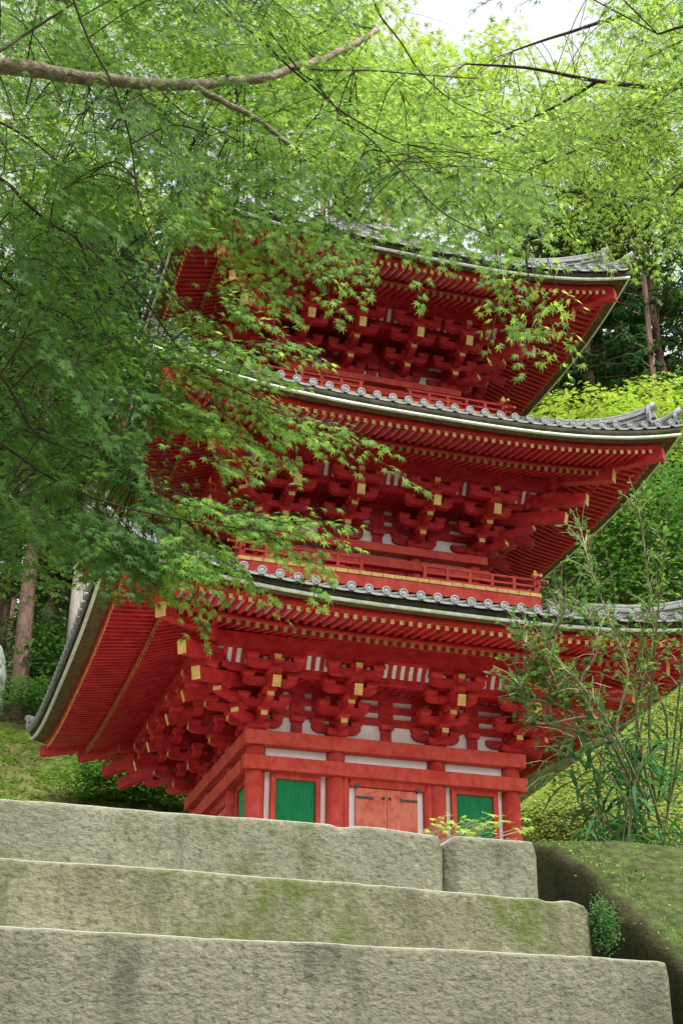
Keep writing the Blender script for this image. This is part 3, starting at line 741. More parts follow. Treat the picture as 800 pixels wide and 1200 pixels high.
#VEG#
# ------------------------------------------------------------------ leaves
def star(lobes, lens, val, base=.12):
    pts = []; n = len(lobes)
    for i, (a, l) in enumerate(zip(lobes, lens)):
        pts.append((l*math.cos(R(a)), l*math.sin(R(a))))
        if i < n-1: m_ = (a+lobes[i+1])/2; pts.append((val*math.cos(R(m_)), val*math.sin(R(m_))))
    pts.append((-base, 0)); return np.array(pts)
STAR7 = star([-140, -92, -45, 0, 45, 92, 140], [.42, .72, .92, 1, .92, .72, .42], .27)      # 14 corners
STAR5 = star([-110, -52, 0, 52, 110], [.62, .9, 1, .9, .62], .27)                           # 10 corners
DIAM = np.array([(-.5, 0), (.05, -.24), (.5, 0), (.05, .24)])
def unit(a): return a/np.maximum(np.linalg.norm(a, axis=1, keepdims=True), 1e-9)
def leaves(name, P, D, N, size, tpl, mats, parent, mi=None, droop=.25, fold=0):
    """P points, D pointing directions, N normals, one polygon each"""
    P = np.asarray(P, float); D = unit(np.asarray(D, float)); N = np.asarray(N, float)
    S_ = unit(np.cross(N, D)); N = unit(np.cross(D, S_)); size = np.asarray(size, float)[:, None, None]
    r2 = (tpl**2).sum(1)
    V = P[:, None, :] + size*(D[:, None, :]*tpl[None, :, :1] + S_[:, None, :]*tpl[None, :, 1:] - N[:, None, :]*(droop*r2+fold*np.abs(tpl[:, 1]))[None, :, None])
    k = len(tpl); n = len(P)
    return np_mesh(name, V.reshape(-1, 3), np.arange(n*k).reshape(n, k), mats, parent, mi)
class Sprig:                       # collects leaves
    def __init__(s): s.P = []; s.D = []; s.N = []; s.s = []; s.m = []
    def put(s, p, d, n, size, m=0): s.P.append(tuple(p)); s.D.append(tuple(d)); s.N.append(tuple(n)); s.s.append(size); s.m.append(m)
ru = random.uniform
def catmull(pts, k=6):
    pts = [Vector(p) for p in pts]; out = []
    for i in range(len(pts)-1):
        p0 = pts[max(i-1, 0)]; p1 = pts[i]; p2 = pts[i+1]; p3 = pts[min(i+2, len(pts)-1)]
        for j in range(k):
            t = j/k; out.append(.5*((2*p1)+(p2-p0)*t+(2*p0-5*p1+4*p2-p3)*t*t+(3*p1-p0-3*p2+p3)*t*t*t))
    out.append(pts[-1]); return out
def maple_spray(sp, tw, p0, p1, width, ls, sag=.08, dens=1.0, mlo=0, mhi=1, rad=.0035, tilt=.6):
    """a flat fan of twigs and leaves from p0 to p1"""
    p0 = Vector(p0); p1 = Vector(p1); L = (p1-p0).length
    mid = (p0+p1)/2 + Vector((ru(-.05, .05)*L, ru(-.05, .05)*L, sag*L))
    ax = catmull([p0, mid, p1], 7); n = len(ax)
    tw.tube(ax, [rad*(1-.7*i/n) for i in range(n)], TWIG, 4)
    h = (p1-p0).normalized(); sd = h.cross(Vector((0, 0, 1)))
    if sd.length < .3: sd = Vector((1, 0, 0))
    sd.normalize(); upn = sd.cross(h).normalized()
    if upn.z < 0: upn = -upn
    upn = (upn+Vector((0, 0, .6))+Vector((ru(-.25, .25), ru(-.25, .25), 0))).normalized()
    step = .062/dens; ns = max(2, int(L/step)); sgn = 1
    for i in range(ns+1):
        q = (i+ru(-.3, .3))/ns; q = min(1, max(.08, q)); f = q*(n-1); k = min(n-2, int(f)); b = ax[k].lerp(ax[k+1], f-k)
        sgn = -sgn; l = width*(.35+.65*math.sin(min(1, q*1.15+.1)*math.pi)**.7)*ru(.55, 1.1)
        d = (sd*sgn*ru(.6, 1) + h*ru(.5, 1.0)+upn*ru(-.12, .12)).normalized()
        if q > .96: d = h
        e = b+d*l-Vector((0, 0, l*ru(.05, .35)))
        tw.tube([b, b.lerp(e, .5)+Vector((0, 0, l*.05)), e], [rad*.45, rad*.35, rad*.2], TWIG, 3, capped=False)
        m_ = max(1, int(l/.031*dens)); s2 = 1
        for j in range(m_+1):
            t = (j+.4)/(m_+.4); t = min(1, t); pp = b.lerp(e, t)+Vector((0, 0, l*.05*(1-abs(2*t-1))))
            for s2 in (-1, 1):
                if j < m_ and random.random() < .22: continue
                ld = (d*ru(.3, 1)+d.cross(upn)*s2*ru(.4, 1.1)-Vector((0, 0, ru(.05, .5)+.35*tilt)))
                if j == m_: ld = d+d.cross(upn)*s2*.5-Vector((0, 0, ru(.1, .5)))
                ld.normalize(); sz = ls*ru(.62, 1.12)
                nn = (upn*.8+Vector((ru(-.5, .5)-.12, ru(-.6, .3)-.55*tilt, ru(-.1, .2)))).normalized()
                sp.put(pp+ld*sz*.7+Vector((0, 0, ru(-.012, .012))), ld, nn, sz, mlo if random.random() < .5 else mhi)
def nearest(pt, curves):
    best = None
    for c in curves:
        for q in c:
            d = (q-pt).length_squared
            if best is None or d < best[0]: best = (d, q)
    return best[1]
def ground_at(px, py, d0=10, d1=90):
    d = d0
    while d < d1:
        p = W(px, py, d)
        if p.z < hgt(p.x, p.y): return p
        d += .15
    return W(px, py, d1)

# ------------------------------------------------------------------ near maple (trunk out of frame to the left)
def build_maple_a():
    tx, ty = -10.9, -17.2; tz = hgt(tx, ty)-.2
    MA = empty('maple_tree', (tx, ty, tz), 'maple reaching in from the left with a thick bare bough and deep green leaves', 'tree')
    tr = MB(); tp = catmull([(tx, ty, tz), (tx+.1, ty+.1, tz+1.4), (tx+.3, ty+.2, tz+3.0), (tx+.15, ty+.5, tz+4.6), (tx+.5, ty+.9, tz+6.6), (tx+.9, ty+1.6, tz+8.2)], 5)
    tr.tube(tp, [.20-.006*i for i in range(len(tp))], BARKM, 12); place_child(tr.build('trunk', None, True), MA)
    at = Vector((tx+.3, ty+.2, tz+3.0)); at2 = Vector((tx+.15, ty+.5, tz+4.6)); at3 = Vector((tx+.1, ty+.1, tz+1.8))
    curves = []
    def bough(pts, r0, r1, m=BARKM, name='bough', first=None, rough=0):
        c = ([first] if first is not None else [])+catmull([W(*p) for p in pts], 8); n = len(c); q_ = 1 if m is BOUGH else .62
        r0 *= q_; r1 *= q_
        if rough:
            c = [p+Vector((mnoise.noise(p*9), mnoise.noise(p*9+Vector((5, 0, 0))), mnoise.noise(p*9+Vector((0, 9, 0)))))*rough for p in c]
        b = MB(); b.tube(c, [(r0+(r1-r0)*i/(n-1))*(1+.10*mnoise.noise(c[i]*14)) for i in range(n)], m, 12 if r0 > .02 else 5)
        place_child(b.build(name, None, True), MA); curves.append(c); return c
    bough([(-160, 70, 6.4), (0, 79, 6.6), (60, 84, 6.8), (110, 93, 7.0), (200, 99, 7.3), (300, 92, 7.8), (380, 68, 8.3), (442, 36, 8.9)],   .046, .018, BOUGH, 'bough', at2, .016)
    bough([(228, 104, 7.38), (262, 120, 7.3), (290, 133, 7.25), (322, 155, 7.2), (349, 177, 7.1)], .020, .0125, BOUGH, rough=.012)
    bough([(342, 80, 8.0), (390, 82, 8.2), (440, 83, 8.6), (500, 88, 9.0), (560, 92, 9.4)], .014, .006, TWIG)
    bough([(-100, 120, 5.6), (0, 60, 5.8), (30, 40, 5.9), (80, 8, 6.0), (140, -30, 6.2)], .016, .006, TWIG, first=at2)
    bough([(75, -40, 5.6), (90, 10, 5.6), (106, 50, 5.6), (130, 95, 5.6), (152, 160, 5.7), (165, 240, 5.8), (200, 330, 5.9)], .010, .004, TWIG, first=W(-40, -60, 5.9))
    bough([(-90, 100, 6.0), (0, 143, 6.2), (36, 164, 6.3), (72, 192, 6.4)], .014, .006, TWIG, first=at2)
    bough([(-90, 170, 6.3), (0, 209, 6.5), (30, 237, 6.6), (60, 262, 6.7), (90, 280, 6.8), (104, 310, 6.9), (118, 352, 6.9), (140, 402, 6.9), (158, 430, 6.9), (210, 480, 6.9)], .016, .006, TWIG, first=at)
    bough([(100, 286, 6.8), (140, 322, 6.7), (170, 352, 6.6), (200, 395, 6.6), (225, 425, 6.5), (262, 448, 6.4), (310, 470, 6.3), (370, 500, 6.2)], .012, .004, TWIG)
    bough([(-80, 290, 5.9), (0, 325, 6.0), (25, 345, 6.1), (75, 368, 6.2), (130, 400, 6.2)], .015, .005, TWIG, first=at)
    bough([(-80, 480, 5.7), (0, 520, 5.8), (60, 560, 5.9), (130, 590, 5.9), (210, 608, 5.9), (300, 622, 5.8)], .013, .004, TWIG, first=at3)
    bough([(-80, 380, 5.7), (0, 440, 5.8), (40, 505, 5.9), (90, 530, 6.0), (160, 560, 6.1)], .013, .004, TWIG, first=at)
    bough([(225, -40, 6.8), (252, 5, 6.8), (300, 42, 6.9), (345, 84, 7.0), (372, 106, 7.0), (400, 130, 7.1), (450, 160, 7.2), (470, 168, 7.3)], .012, .006, TWIG, first=W(150, -120, 6.8))
    bough([(270, -10, 7.4), (310, 30, 7.5), (352, 84, 7.5), (372, 100, 7.6), (420, 160, 7.7), (452, 186, 7.8), (495, 190, 7.9), (600, 205, 8.2)], .011, .004, TWIG, first=W(200, -110, 7.2))
    bough([(190, 108, 7.2), (215, 132, 7.1), (232, 140, 7.1), (270, 160, 7.1), (300, 176, 7.1)], .009, .004, TWIG)
    bough([(425, -40, 8.4), (442, 12, 8.4), (470, 50, 8.4), (492, 84, 8.5), (530, 118, 8.6), (580, 142, 8.8), (640, 172, 9.0)], .011, .004, TWIG, first=W(330, -130, 8.4))
    bough([(395, 140, 7.4), (430, 160, 7.2), (470, 200, 6.7), (520, 250, 6.2), (580, 280, 5.9), (615, 300, 5.8)], .009, .004, TWIG)
    sp = Sprig(); tw = MB()
    # leaf fans that hang in front of the pagoda: start, tip, depth, width
    near_fans = [
     (560,235,585,330,5.9,.16),(590,262,600,372,5.8,.17),(615,285,628,400,5.7,.17),(628,330,655,438,5.6,.16),(600,300,572,405,5.8,.13),(640,300,668,400,5.9,.10),(625,380,610,430,5.8,.1),
     (400,215,405,300,6.8,.22),(395,260,398,368,6.6,.14),(412,270,425,345,6.7,.12),(380,250,383,350,6.9,.12),
     (470,240,492,352,6.4,.08),(500,240,515,300,6.5,.14),(540,240,560,300,6.2,.14),
     (215,225,222,330,7.0,.2),(245,235,250,352,6.9,.22),(275,240,282,362,6.8,.22),(305,250,318,352,6.9,.2),(330,262,342,352,6.9,.13),(200,240,205,300,7.1,.2),(355,240,352,318,7.2,.16),
     (180,372,262,352,6.8,.13),(190,395,330,382,6.6,.14),(200,408,372,425,6.4,.15),(190,425,350,452,6.5,.17),(220,440,330,470,6.5,.18),(300,400,378,420,6.3,.08),(240,378,285,345,6.5,.1),
     (240,455,330,500,6.4,.2),(280,470,392,512,6.2,.17),(320,490,440,520,6.1,.10),(390,505,497,574,6.0,.045),(350,492,412,545,6.1,.09),(300,488,345,548,6.3,.13),(255,480,300,545,6.4,.16),(330,500,372,528,6.3,.12),(395,498,462,530,6.1,.06),
     (205,440,262,560,6.6,.2),(170,440,200,560,6.6,.25),
     (150,575,300,600,6.1,.2),(200,590,345,622,6.0,.16),(250,600,415,640,5.8,.13),(300,618,385,676,5.9,.10),(270,610,330,655,5.9,.14),(330,612,402,615,5.8,.08),(372,640,378,708,5.9,.05),
     (180,610,262,700,6.0,.17),(230,640,328,716,5.9,.10),(200,640,240,745,5.9,.12),(150,610,205,725,6.0,.19),(120,600,140,712,6.0,.19),(170,580,230,650,6.0,.2),(250,625,300,690,5.9,.14),(210,650,252,690,5.9,.1),
     (120,560,240,590,6.1,.2),(90,590,112,660,6.1,.2),(60,560,70,640,6.1,.25),(20,560,20,640,6.1,.25),
     (150,520,290,560,6.3,.16),(130,540,230,560,6.3,.2),
    ]
    top = [(x+ru(-8, 8), 190+ru(-15, 15)-(20 if x < 320 else 0), x+ru(-6, 16), 262+ru(-8, 18)+(x-400)*.05, 6.9, .22) for x in range(215, 640, 17)] + [(x+ru(-8, 8), 215+ru(-15, 15), x+ru(-6, 16), 288+ru(-8, 14), 7.2, .2) for x in range(420, 640, 24)]
    left = [(ru(95, 200), ru(420, 560), 0, 0, ru(6.2, 7.2), .24) for i in range(18)] + [(ru(90, 190), ru(585, 650), 0, 0, ru(5.9, 6.6), .22) for i in range(16)] + [(ru(150, 250), ru(225, 270), 0, 0, ru(6.6, 7.4), .2) for i in range(10)]
    left = [(x0, y0, x0+ru(25, 70), y0+ru(10, 50), d, w_) for (x0, y0, _, _, d, w_) in left]
    extra = top+left+[(205,240,215,300,7.2,.2),(190,250,200,330,7.3,.12),(150,440,240,500,6.8,.25),(135,430,150,540,6.9,.25),(170,470,255,530,6.7,.22),(120,480,160,560,6.6,.25),(110,600,170,680,6.3,.22),(80,600,120,680,6.3,.22),(150,620,190,690,6.2,.2),(190,600,250,640,6.2,.18),(130,640,160,700,6.2,.14),
        (270,360,340,400,6.7,.14),(230,330,290,372,6.8,.16),(300,300,350,372,6.9,.16),(250,400,330,440,6.5,.18),(210,350,262,400,6.7,.16),(200,480,290,520,6.4,.2),(300,520,350,565,6.2,.1),(260,540,300,560,6.2,.1)]
    allf = near_fans+extra+[(x0+ru(-12, 12), y0+ru(-10, 10), x1+ru(-14, 10), y1+ru(-24, -2), d+.15, w_) for (x0, y0, x1, y1, d, w_) in near_fans if y1-y0 < 150 and x1 < 430]
    for (x0, y0, x1, y1, d, w_) in allf:
        p0 = W(x0, y0, d+ru(-.1, .25)); p1 = W(x1, y1, d-ru(.0, .3))
        maple_spray(sp, tw, p0, p1, w_*1.1, .0355, .05, 1.05, rad=.0024, tilt=1.2)
        q = nearest(p0, curves)
        if .05 < (q-p0).length < 1.2: tw.tube(catmull([q, q.lerp(p0, .5)+Vector((0, 0, .03)), p0], 4), .0022, TWIG, 4, capped=False)
    nnear = len(sp.P)
    # the mass of foliage
    def region(px, py):
        if px < 150: 
            return 1.0 if py < 690 else 0
        if px < 215: return 1.0 if py < 250 else (.45 if py < 420 else (.9 if py < 600 else 0))
        if px < 300: return 1.0 if py < 270 else (.0 if py < 400 else (.45 if py < 470 else 0))
        if px < 480: return .95 if py < 235 else 0
        if px < 620: return (.12 if py < 55 else .8) if py < 200 else 0
        return 0
    cnt = 0; tries = 0
    while cnt < 470 and tries < 6000:
        tries += 1; px, py = ru(-60, 640), ru(-60, 690)
        if random.random() > region(max(0, px), max(0, py))*(1 if px < 300 else .7): continue
        if 450 < px < 650 and py < 75: continue
        d = ru(5.6, 8.8) if px < 260 else ru(6.8, 9.6)
        if px < 460 and 15 < py < 112: d = ru(8.2, 10)
        a = ru(-25, 75); L = ru(80, 170)
        x1, y1 = px+L*math.cos(R(a)), py+L*math.sin(R(a))*.8
        if region(min(799, max(0, x1)), max(0, y1)) < .2 or (450 < x1 < 650 and y1 < 75): continue
        p0 = W(px, py, d); p1 = W(x1, y1, d+ru(-.5, .4))
        maple_spray(sp, tw, p0, p1, ru(.22, .36), ru(.032, .041), .08, .88, rad=.0026)
        q = nearest(p0, curves)
        if .1 < (q-p0).length < .7: tw.tube(catmull([q, q.lerp(p0, .5)+Vector((0, 0, .08)), p0], 3), .0035, TWIG, 4, capped=False)
        cnt += 1
    # the tree is thin where the photograph looks through to the eaves
    holes = [(206, 262, 288, 368, .94), (166, 262, 518, 586, .92), (100, 215, 708, 900, .97), (150, 205, 235, 400, .55), (262, 330, 380, 405, .4), (215, 262, 368, 400, .3), (120, 160, 455, 500, .5), (250, 300, 440, 470, .2), (262, 420, 570, 596, .75), (258, 300, 688, 720, .6), (400, 640, 305, 330, .2), (380, 450, 250, 275, .5)]
    keep = []
    for i, p in enumerate(sp.P):
        v = Vector(p)-CP; z = v.dot(FW); x_ = 400+FPX*v.dot(RT)/z; y_ = 600-FPX*v.dot(UP)/z
        jx, jy = x_+16*mnoise.noise(v*5), y_+16*mnoise.noise(v*5+Vector((7, 0, 0)))
        if any(a_ < jx < b_ and c_ < jy < d_ and random.random() < q_ for a_, b_, c_, d_, q_ in holes): continue
        if 455 < x_ < 650 and y_ < 62 and random.random() < .85: continue
        keep.append(i)
    nnear = sum(1 for i in keep if i < nnear)
    for at_ in ('P', 'D', 'N', 's', 'm'): setattr(sp, at_, [getattr(sp, at_)[i] for i in keep])
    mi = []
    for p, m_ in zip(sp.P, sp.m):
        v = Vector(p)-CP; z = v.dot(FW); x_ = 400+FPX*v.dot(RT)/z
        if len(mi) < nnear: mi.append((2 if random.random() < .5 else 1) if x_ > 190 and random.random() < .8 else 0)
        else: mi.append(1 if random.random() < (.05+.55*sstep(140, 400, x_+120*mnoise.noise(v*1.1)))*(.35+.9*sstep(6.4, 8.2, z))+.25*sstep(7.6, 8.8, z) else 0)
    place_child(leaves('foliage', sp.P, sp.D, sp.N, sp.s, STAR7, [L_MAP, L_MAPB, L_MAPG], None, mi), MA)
    place_child(tw.build('twigs', None), MA)
build_maple_a()

def build_maple_b():
    tx, ty = 2.4, -10.8; tz = hgt(tx, ty)-.2
    MBt = empty('maple_tree', (tx, ty, tz), 'sunlit yellow green maple whose canopy fills the upper right over the top roof', 'tree')
    tr = MB(); tp = catmull([(tx, ty, tz), (tx-.1, ty+.1, tz+2.5), (tx-.2, ty, tz+5), (tx-.3, ty+.2, tz+7.5), (tx-.7, ty+.2, tz+10)], 5)
    tr.tube(tp, [.20-.006*i for i in range(len(tp))], BARKM, 10); place_child(tr.build('trunk', None, True), MBt)
    curves = []; a1 = Vector((tx-.2, ty, tz+5)); a2 = Vector((tx-.3, ty+.2, tz+7.3))
    for pts, r0, f in (([(860, 260, 11.5), (760, 235, 11.2), (680, 225, 11), (600, 215, 11), (500, 200, 11.5)], .04, a1),
                    ([(860, 120, 11.5), (780, 105, 11), (700, 95, 10.8), (620, 80, 10.6), (545, 75, 10.6)], .03, a2),
                    ([(830, 40, 12.5), (740, 20, 12.2), (660, 40, 12), (600, 60, 12)], .03, a2),
                    ([(780, 105, 11), (740, 150, 10.6), (690, 170, 10.2), (640, 190, 10)], .015, None),
                    ([(700, 95, 10.8), (640, 130, 10.9), (560, 160, 11), (470, 150, 11.4)], .015, None)):
        c = catmull(([f] if f is not None else [])+[W(*p) for p in pts], 8); n = len(c); b = MB()
        b.tube(c, [r0*(1-.75*i/(n-1)) for i in range(n)], TWIG, 6); place_child(b.build('bough', None, True), MBt); curves.append(c)
    sp = Sprig(); tw = MB(); cnt = 0; tries = 0
    def region(px, py):
        if py < 92 and 445 < px < 690: return .0
        if px < 380: return .35 if py < 230 else 0
        if px < 560: return .9 if py < 250 else 0
        if px < 700: return 1 if py < 275 else 0
        return .9 if py < 250 else (.35 if py < 330 else .0)
    while cnt < 370 and tries < 6000:
        tries += 1; px, py = ru(330, 860), ru(-50, 330)
        if random.random() > region(min(799, px), max(0, py)): continue
        d = ru(8.5, 13); a = ru(100, 200) if random.random() < .6 else ru(20, 100); L = ru(70, 130)
        x1, y1 = px+L*math.cos(R(a)), py+L*math.sin(R(a))*.7
        if region(min(799, x1), max(0, y1)) < .1: continue
        p0 = W(px, py, d); p1 = W(x1, y1, d+ru(-.6, .6))
        maple_spray(sp, tw, p0, p1, ru(.28, .45), .040, .05, .72, rad=.003)
        q = nearest(p0, curves)
        if .1 < (q-p0).length < .8: tw.tube(catmull([q, q.lerp(p0, .5)+Vector((0, 0, .08)), p0], 3), .0035, TWIG, 3, capped=False)
        cnt += 1
    print('maple B leaves', len(sp.P), cnt)
    place_child(leaves('foliage', sp.P, sp.D, sp.N, sp.s, STAR5, [L_MAPB, L_MAPG], None, sp.m), MBt)
    place_child(tw.build('twigs', None), MBt)
build_maple_b()
# a darker near branch at the right edge
def build_maple_c():
    tx, ty = -2.9, -16.2; tz = hgt(tx, ty)-.2
    MC = empty('maple_tree', (tx, ty, tz), 'near maple out of view to the right, its dark leaves edging the upper right corner', 'tree')
    tr = MB(); tp = catmull([(tx, ty, tz), (tx+.1, ty, tz+2), (tx-.05, ty-.1, tz+4), (tx+.2, ty-.2, tz+6)], 5)
    tr.tube(tp, [.10-.003*i for i in range(len(tp))], BARKM, 8); place_child(tr.build('trunk', None, True), MC)
    b = MB(); c = catmull([Vector((tx-.05, ty-.1, tz+4)), W(880, 60, 6.3), W(820, 30, 6.3), W(770, 40, 6.3)], 6)
    b.tube(c, [.02*(1-.8*i/len(c)) for i in range(len(c))], TWIG, 5); place_child(b.build('bough', None, True), MC)
    c2 = catmull([Vector((tx, ty, tz+3.2)), W(870, 210, 6.2), W(820, 200, 6.2), W(785, 230, 6.2)], 6); b = MB()
    b.tube(c2, [.016*(1-.8*i/len(c2)) for i in range(len(c2))], TWIG, 5); place_child(b.build('bough', None, True), MC)
    sp = Sprig(); tw = MB()
    for (x0, y0, x1, y1, w_) in ((830,-20,755,30,.16),(840,30,745,75,.14),(830,70,765,130,.12),(850,150,782,180,.14),(830,190,745,240,.11),(840,240,790,290,.1),(800,-30,700,10,.12),(690,-40,610,6,.1),(640,-30,560,8,.06),(850,210,800,330,.08)):
        p0, p1 = W(x0, y0, 6.3), W(x1, y1, 6.2); maple_spray(sp, tw, p0, p1, w_, .034, .05, .9)
        q = nearest(p0, [c, c2]); tw.tube([q, q.lerp(p0, .5), p0], .004, TWIG, 4, capped=False)
    place_child(leaves('foliage', sp.P, sp.D, sp.N, sp.s, STAR7, [L_MAP, L_MAPB], None, sp.m), MC)
    place_child(tw.build('twigs', None), MC)
build_maple_c()

# ------------------------------------------------------------------ woods behind
def cedar_proto(h, r, bare, seed, nb=110, pale=False):
    random.seed(seed); sp = Sprig(); tb = MB(); lean = ru(-.02, .05)
    pts = [(lean*z, .12*math.sin(z*.3), z) for z in np.linspace(-.6, h, 14)]
    rr = [(.32 if z > .8 else .42)*(1-max(0, z)/h*.85) for z in np.linspace(-.6, h, 14)]
    tb.tube(pts, rr, BARKP if pale else BARK, 12)
    br = MB()
    for i in range(nb):
        z = bare+(h-bare)*(i+random.random())/nb; q = (z-bare)/(h-bare); L = r*(1-q)**.7*ru(.6, 1.1)+.35; a = ru(0, 6.283)
        d = Vector((math.cos(a), math.sin(a), 0)); b = Vector((lean*z, 0, z)); e = b+d*L+Vector((0, 0, L*ru(-.25, .15)))
        br.tube([b, b.lerp(e, .5)+Vector((0, 0, .12*L)), e], [.035, .025, .01], BARK, 3, capped=False)
        nc = int(5+L*4.5)
        for j in range(nc):
            t = ru(.25, 1.05); c_ = b.lerp(e, t)+Vector((0, 0, .1*L))+Vector((ru(-.35, .35), ru(-.35, .35), ru(-.2, .15)))
            cd = (d+Vector((ru(-.9, .9), ru(-.9, .9), ru(-.9, .1)))).normalized()
            for m_ in range(11):
                dd = (cd+Vector((ru(-.8, .8), ru(-.8, .8), ru(-.9, .2)))).normalized()
                sp.put(c_+dd*ru(.05, .28), dd, (ru(-1, 1), ru(-1, 1), ru(.2, 1)), ru(.16, .34), 0)
    random.seed(seed+100)
    f = leaves('crown', sp.P, sp.D, sp.N, sp.s, DIAM*np.array([1, .62]), [L_CED], None)
    t = tb.build('trunk', None, True); b = br.build('limbs', None)
    return (t, b, f)
def leafy_proto(h, r, th, seed, n=260, size=.13, m=L_BR, flat=.45, trunk=True, per=22):
    random.seed(seed); sp = Sprig(); tb = MB(); parts = []
    if trunk:
        tb.tube([(0, 0, -.5), (.1, 0, h*.25), (.05, .1, th)], [.10, .08, .06], BARK, 9)
    lim = MB()
    for i in range(n):
        a = ru(0, 6.283); q = random.random()**.6; el = ru(-.35, 1)
        rad = r*q*math.sqrt(max(.05, 1-el*el*.75)); c_ = Vector((math.cos(a)*rad, math.sin(a)*rad, th+(h-th)*.45+(h-th)*.52*el*ru(.6, 1)))
        if i % 45 == 0 and trunk: lim.tube([(0.05, .1, th*ru(.7, 1)), (c_.x*.5, c_.y*.5, (th+c_.z)/2), tuple(c_)], [.022, .014, .005], BARKM, 4, capped=False)
        od = Vector((math.cos(a), math.sin(a), ru(-.35, .25)))
        for k in range(per):
            o_ = Vector((ru(-1, 1), ru(-1, 1), ru(-1, 1)*flat))*.42*(r/2.2)**.5
            dd = (od+Vector((ru(-.9, .9), ru(-.9, .9), ru(-.5, .3)))).normalized()
            sp.put(c_+o_, dd, (ru(-.5, .5), ru(-.5, .5), 1), size*ru(.6, 1.2), 0)
    f = leaves('crown', sp.P, sp.D, sp.N, sp.s, STAR5 if size > .09 and m is L_BR else DIAM*1.1, [m], None)
    out = [f]
    if trunk: out += [tb.build('trunk', None, True), lim.build('limbs', None)]
    return tuple(out)
used = set()
def plant(name, parts, loc, rz, sc_, label, cat, group, sz=None):
    e = empty(name, loc, label, cat, group); e.rotation_euler = (0, 0, rz); e.scale = (sc_, sc_, sz or sc_)
    for p in parts:
        if p.name in used: q = p.copy(); C.objects.link(q)
        else: q = p; used.add(p.name)
        q.parent = e
    return e
cedA = cedar_proto(21, 2.9, 7.5, 21); cedB = cedar_proto(24, 3.3, 4.0, 22, 140); cedP = cedar_proto(22, 2.8, 9.5, 23, 90, True)
G = 'cedar trees on the slope behind the pagoda'
def onhill(px, depth):             # a spot on the hill seen in the column px at that depth
    p = W(px, 700, depth); return Vector((p.x, p.y, hgt(p.x, p.y)))
p = ground_at(20, 838); plant('cedar_tree', cedA, p, .3, 1.0, 'cedar at the far left with a straight reddish bare trunk, nearest the left edge', 'tree', G)
p = ground_at(84, 800, 20) ; p = ground_at(80, 850, 34); plant('cedar_tree', cedP, p, 1.2, 1.0, 'cedar with a pale peeled trunk just behind the left eaves of the lowest roof', 'tree', G)
spots = [(-60, 52, 'A'), (45, 56, 'B'), (128, 53, 'B'), (-20, 58, 'B'), (90, 60, 'A'), (160, 56, 'B'), (200, 52, 'B'), (250, 56, 'A'), (300, 45, 'B'), (350, 58, 'B'),
         (400, 47, 'A'), (450, 66, 'A'), (540, 66, 'A'), (590, 68, 'A'), (640, 50, 'A'), (672, 50, 'A'), (694, 52, 'A'), (712, 46, 'A'), (740, 52, 'B'), (756, 47, 'B'), (778, 56, 'B'), (803, 46, 'B'), (830, 50, 'B'), (870, 46, 'A'), (-90, 50, 'B'), (10, 68, 'B'), (130, 70, 'A'), (66, 52, 'B')]
where = ['at the far left, half outside the picture', 'between the two bare trunks at the left', 'behind the left end of the lowest roof', 'deep in the dark wood at the left edge', 'deep behind the pale peeled trunk', 'deep behind the left eaves of the middle roof',
 'close behind the left eaves of the top roof', 'behind the left half of the top roof', 'close behind the pagoda, left of its finial', 'deep behind the pagoda, left of its finial', 'straight behind the finial', 'deep behind, just right of the finial',
 'close behind the right half of the top roof', 'deep behind the right half of the top roof', 'slender bare stem just right of the middle storey eaves', 'bare trunk nearest the right corner of the top roof', 'thin far trunk beside the bright gap under the top roof corner', 'bare trunk right of the bright gap under the top roof corner',
 'dense crown right of the top roof corner', 'near dense crown between the top roof corner and the right edge', 'dense crown behind the near one at the right', 'near dense crown at the right edge', 'crown half outside the right edge', 'bare trunk outside the right edge', 'furthest left, outside the picture',
 'furthest in the dark wood at the left', 'furthest behind the left eaves', 'dark low crown between the two bare trunks']
for i, ((px, d, kd), wh) in enumerate(zip(spots, where)):
    plant('cedar_tree', cedA if kd == 'A' else cedB, onhill(px, d), i*1.7, .92+.16*((i*37) % 10)/10, 'cedar '+wh, 'tree', G)
ev = leafy_proto(7, 2.6, 1.5, 33, 330, .15, L_BU, .9)
brt = leafy_proto(11.8, 2.7, 9.2, 36, 125, per=26, flat=.2); cr2 = leafy_proto(9, 2.2, 5.0, 37, 230, .12, L_BUB, .7)
bush = leafy_proto(1.3, 1.0, .1, 34, 75, .13, L_BU, .9, False); bushb = leafy_proto(1.3, 1.1, .1, 35, 80, .12, L_BUB, .9, False)
def at_px(px, py, d, h, frac=.6):   # base height so that the crown centre shows at the pixel
    q = W(px, py, d); g = hgt(q.x, q.y); s_ = max(.5, (q.z-g)/(h*frac)); return Vector((q.x, q.y, g)), s_
GB = 'broadleaf trees on the slope around the pagoda'
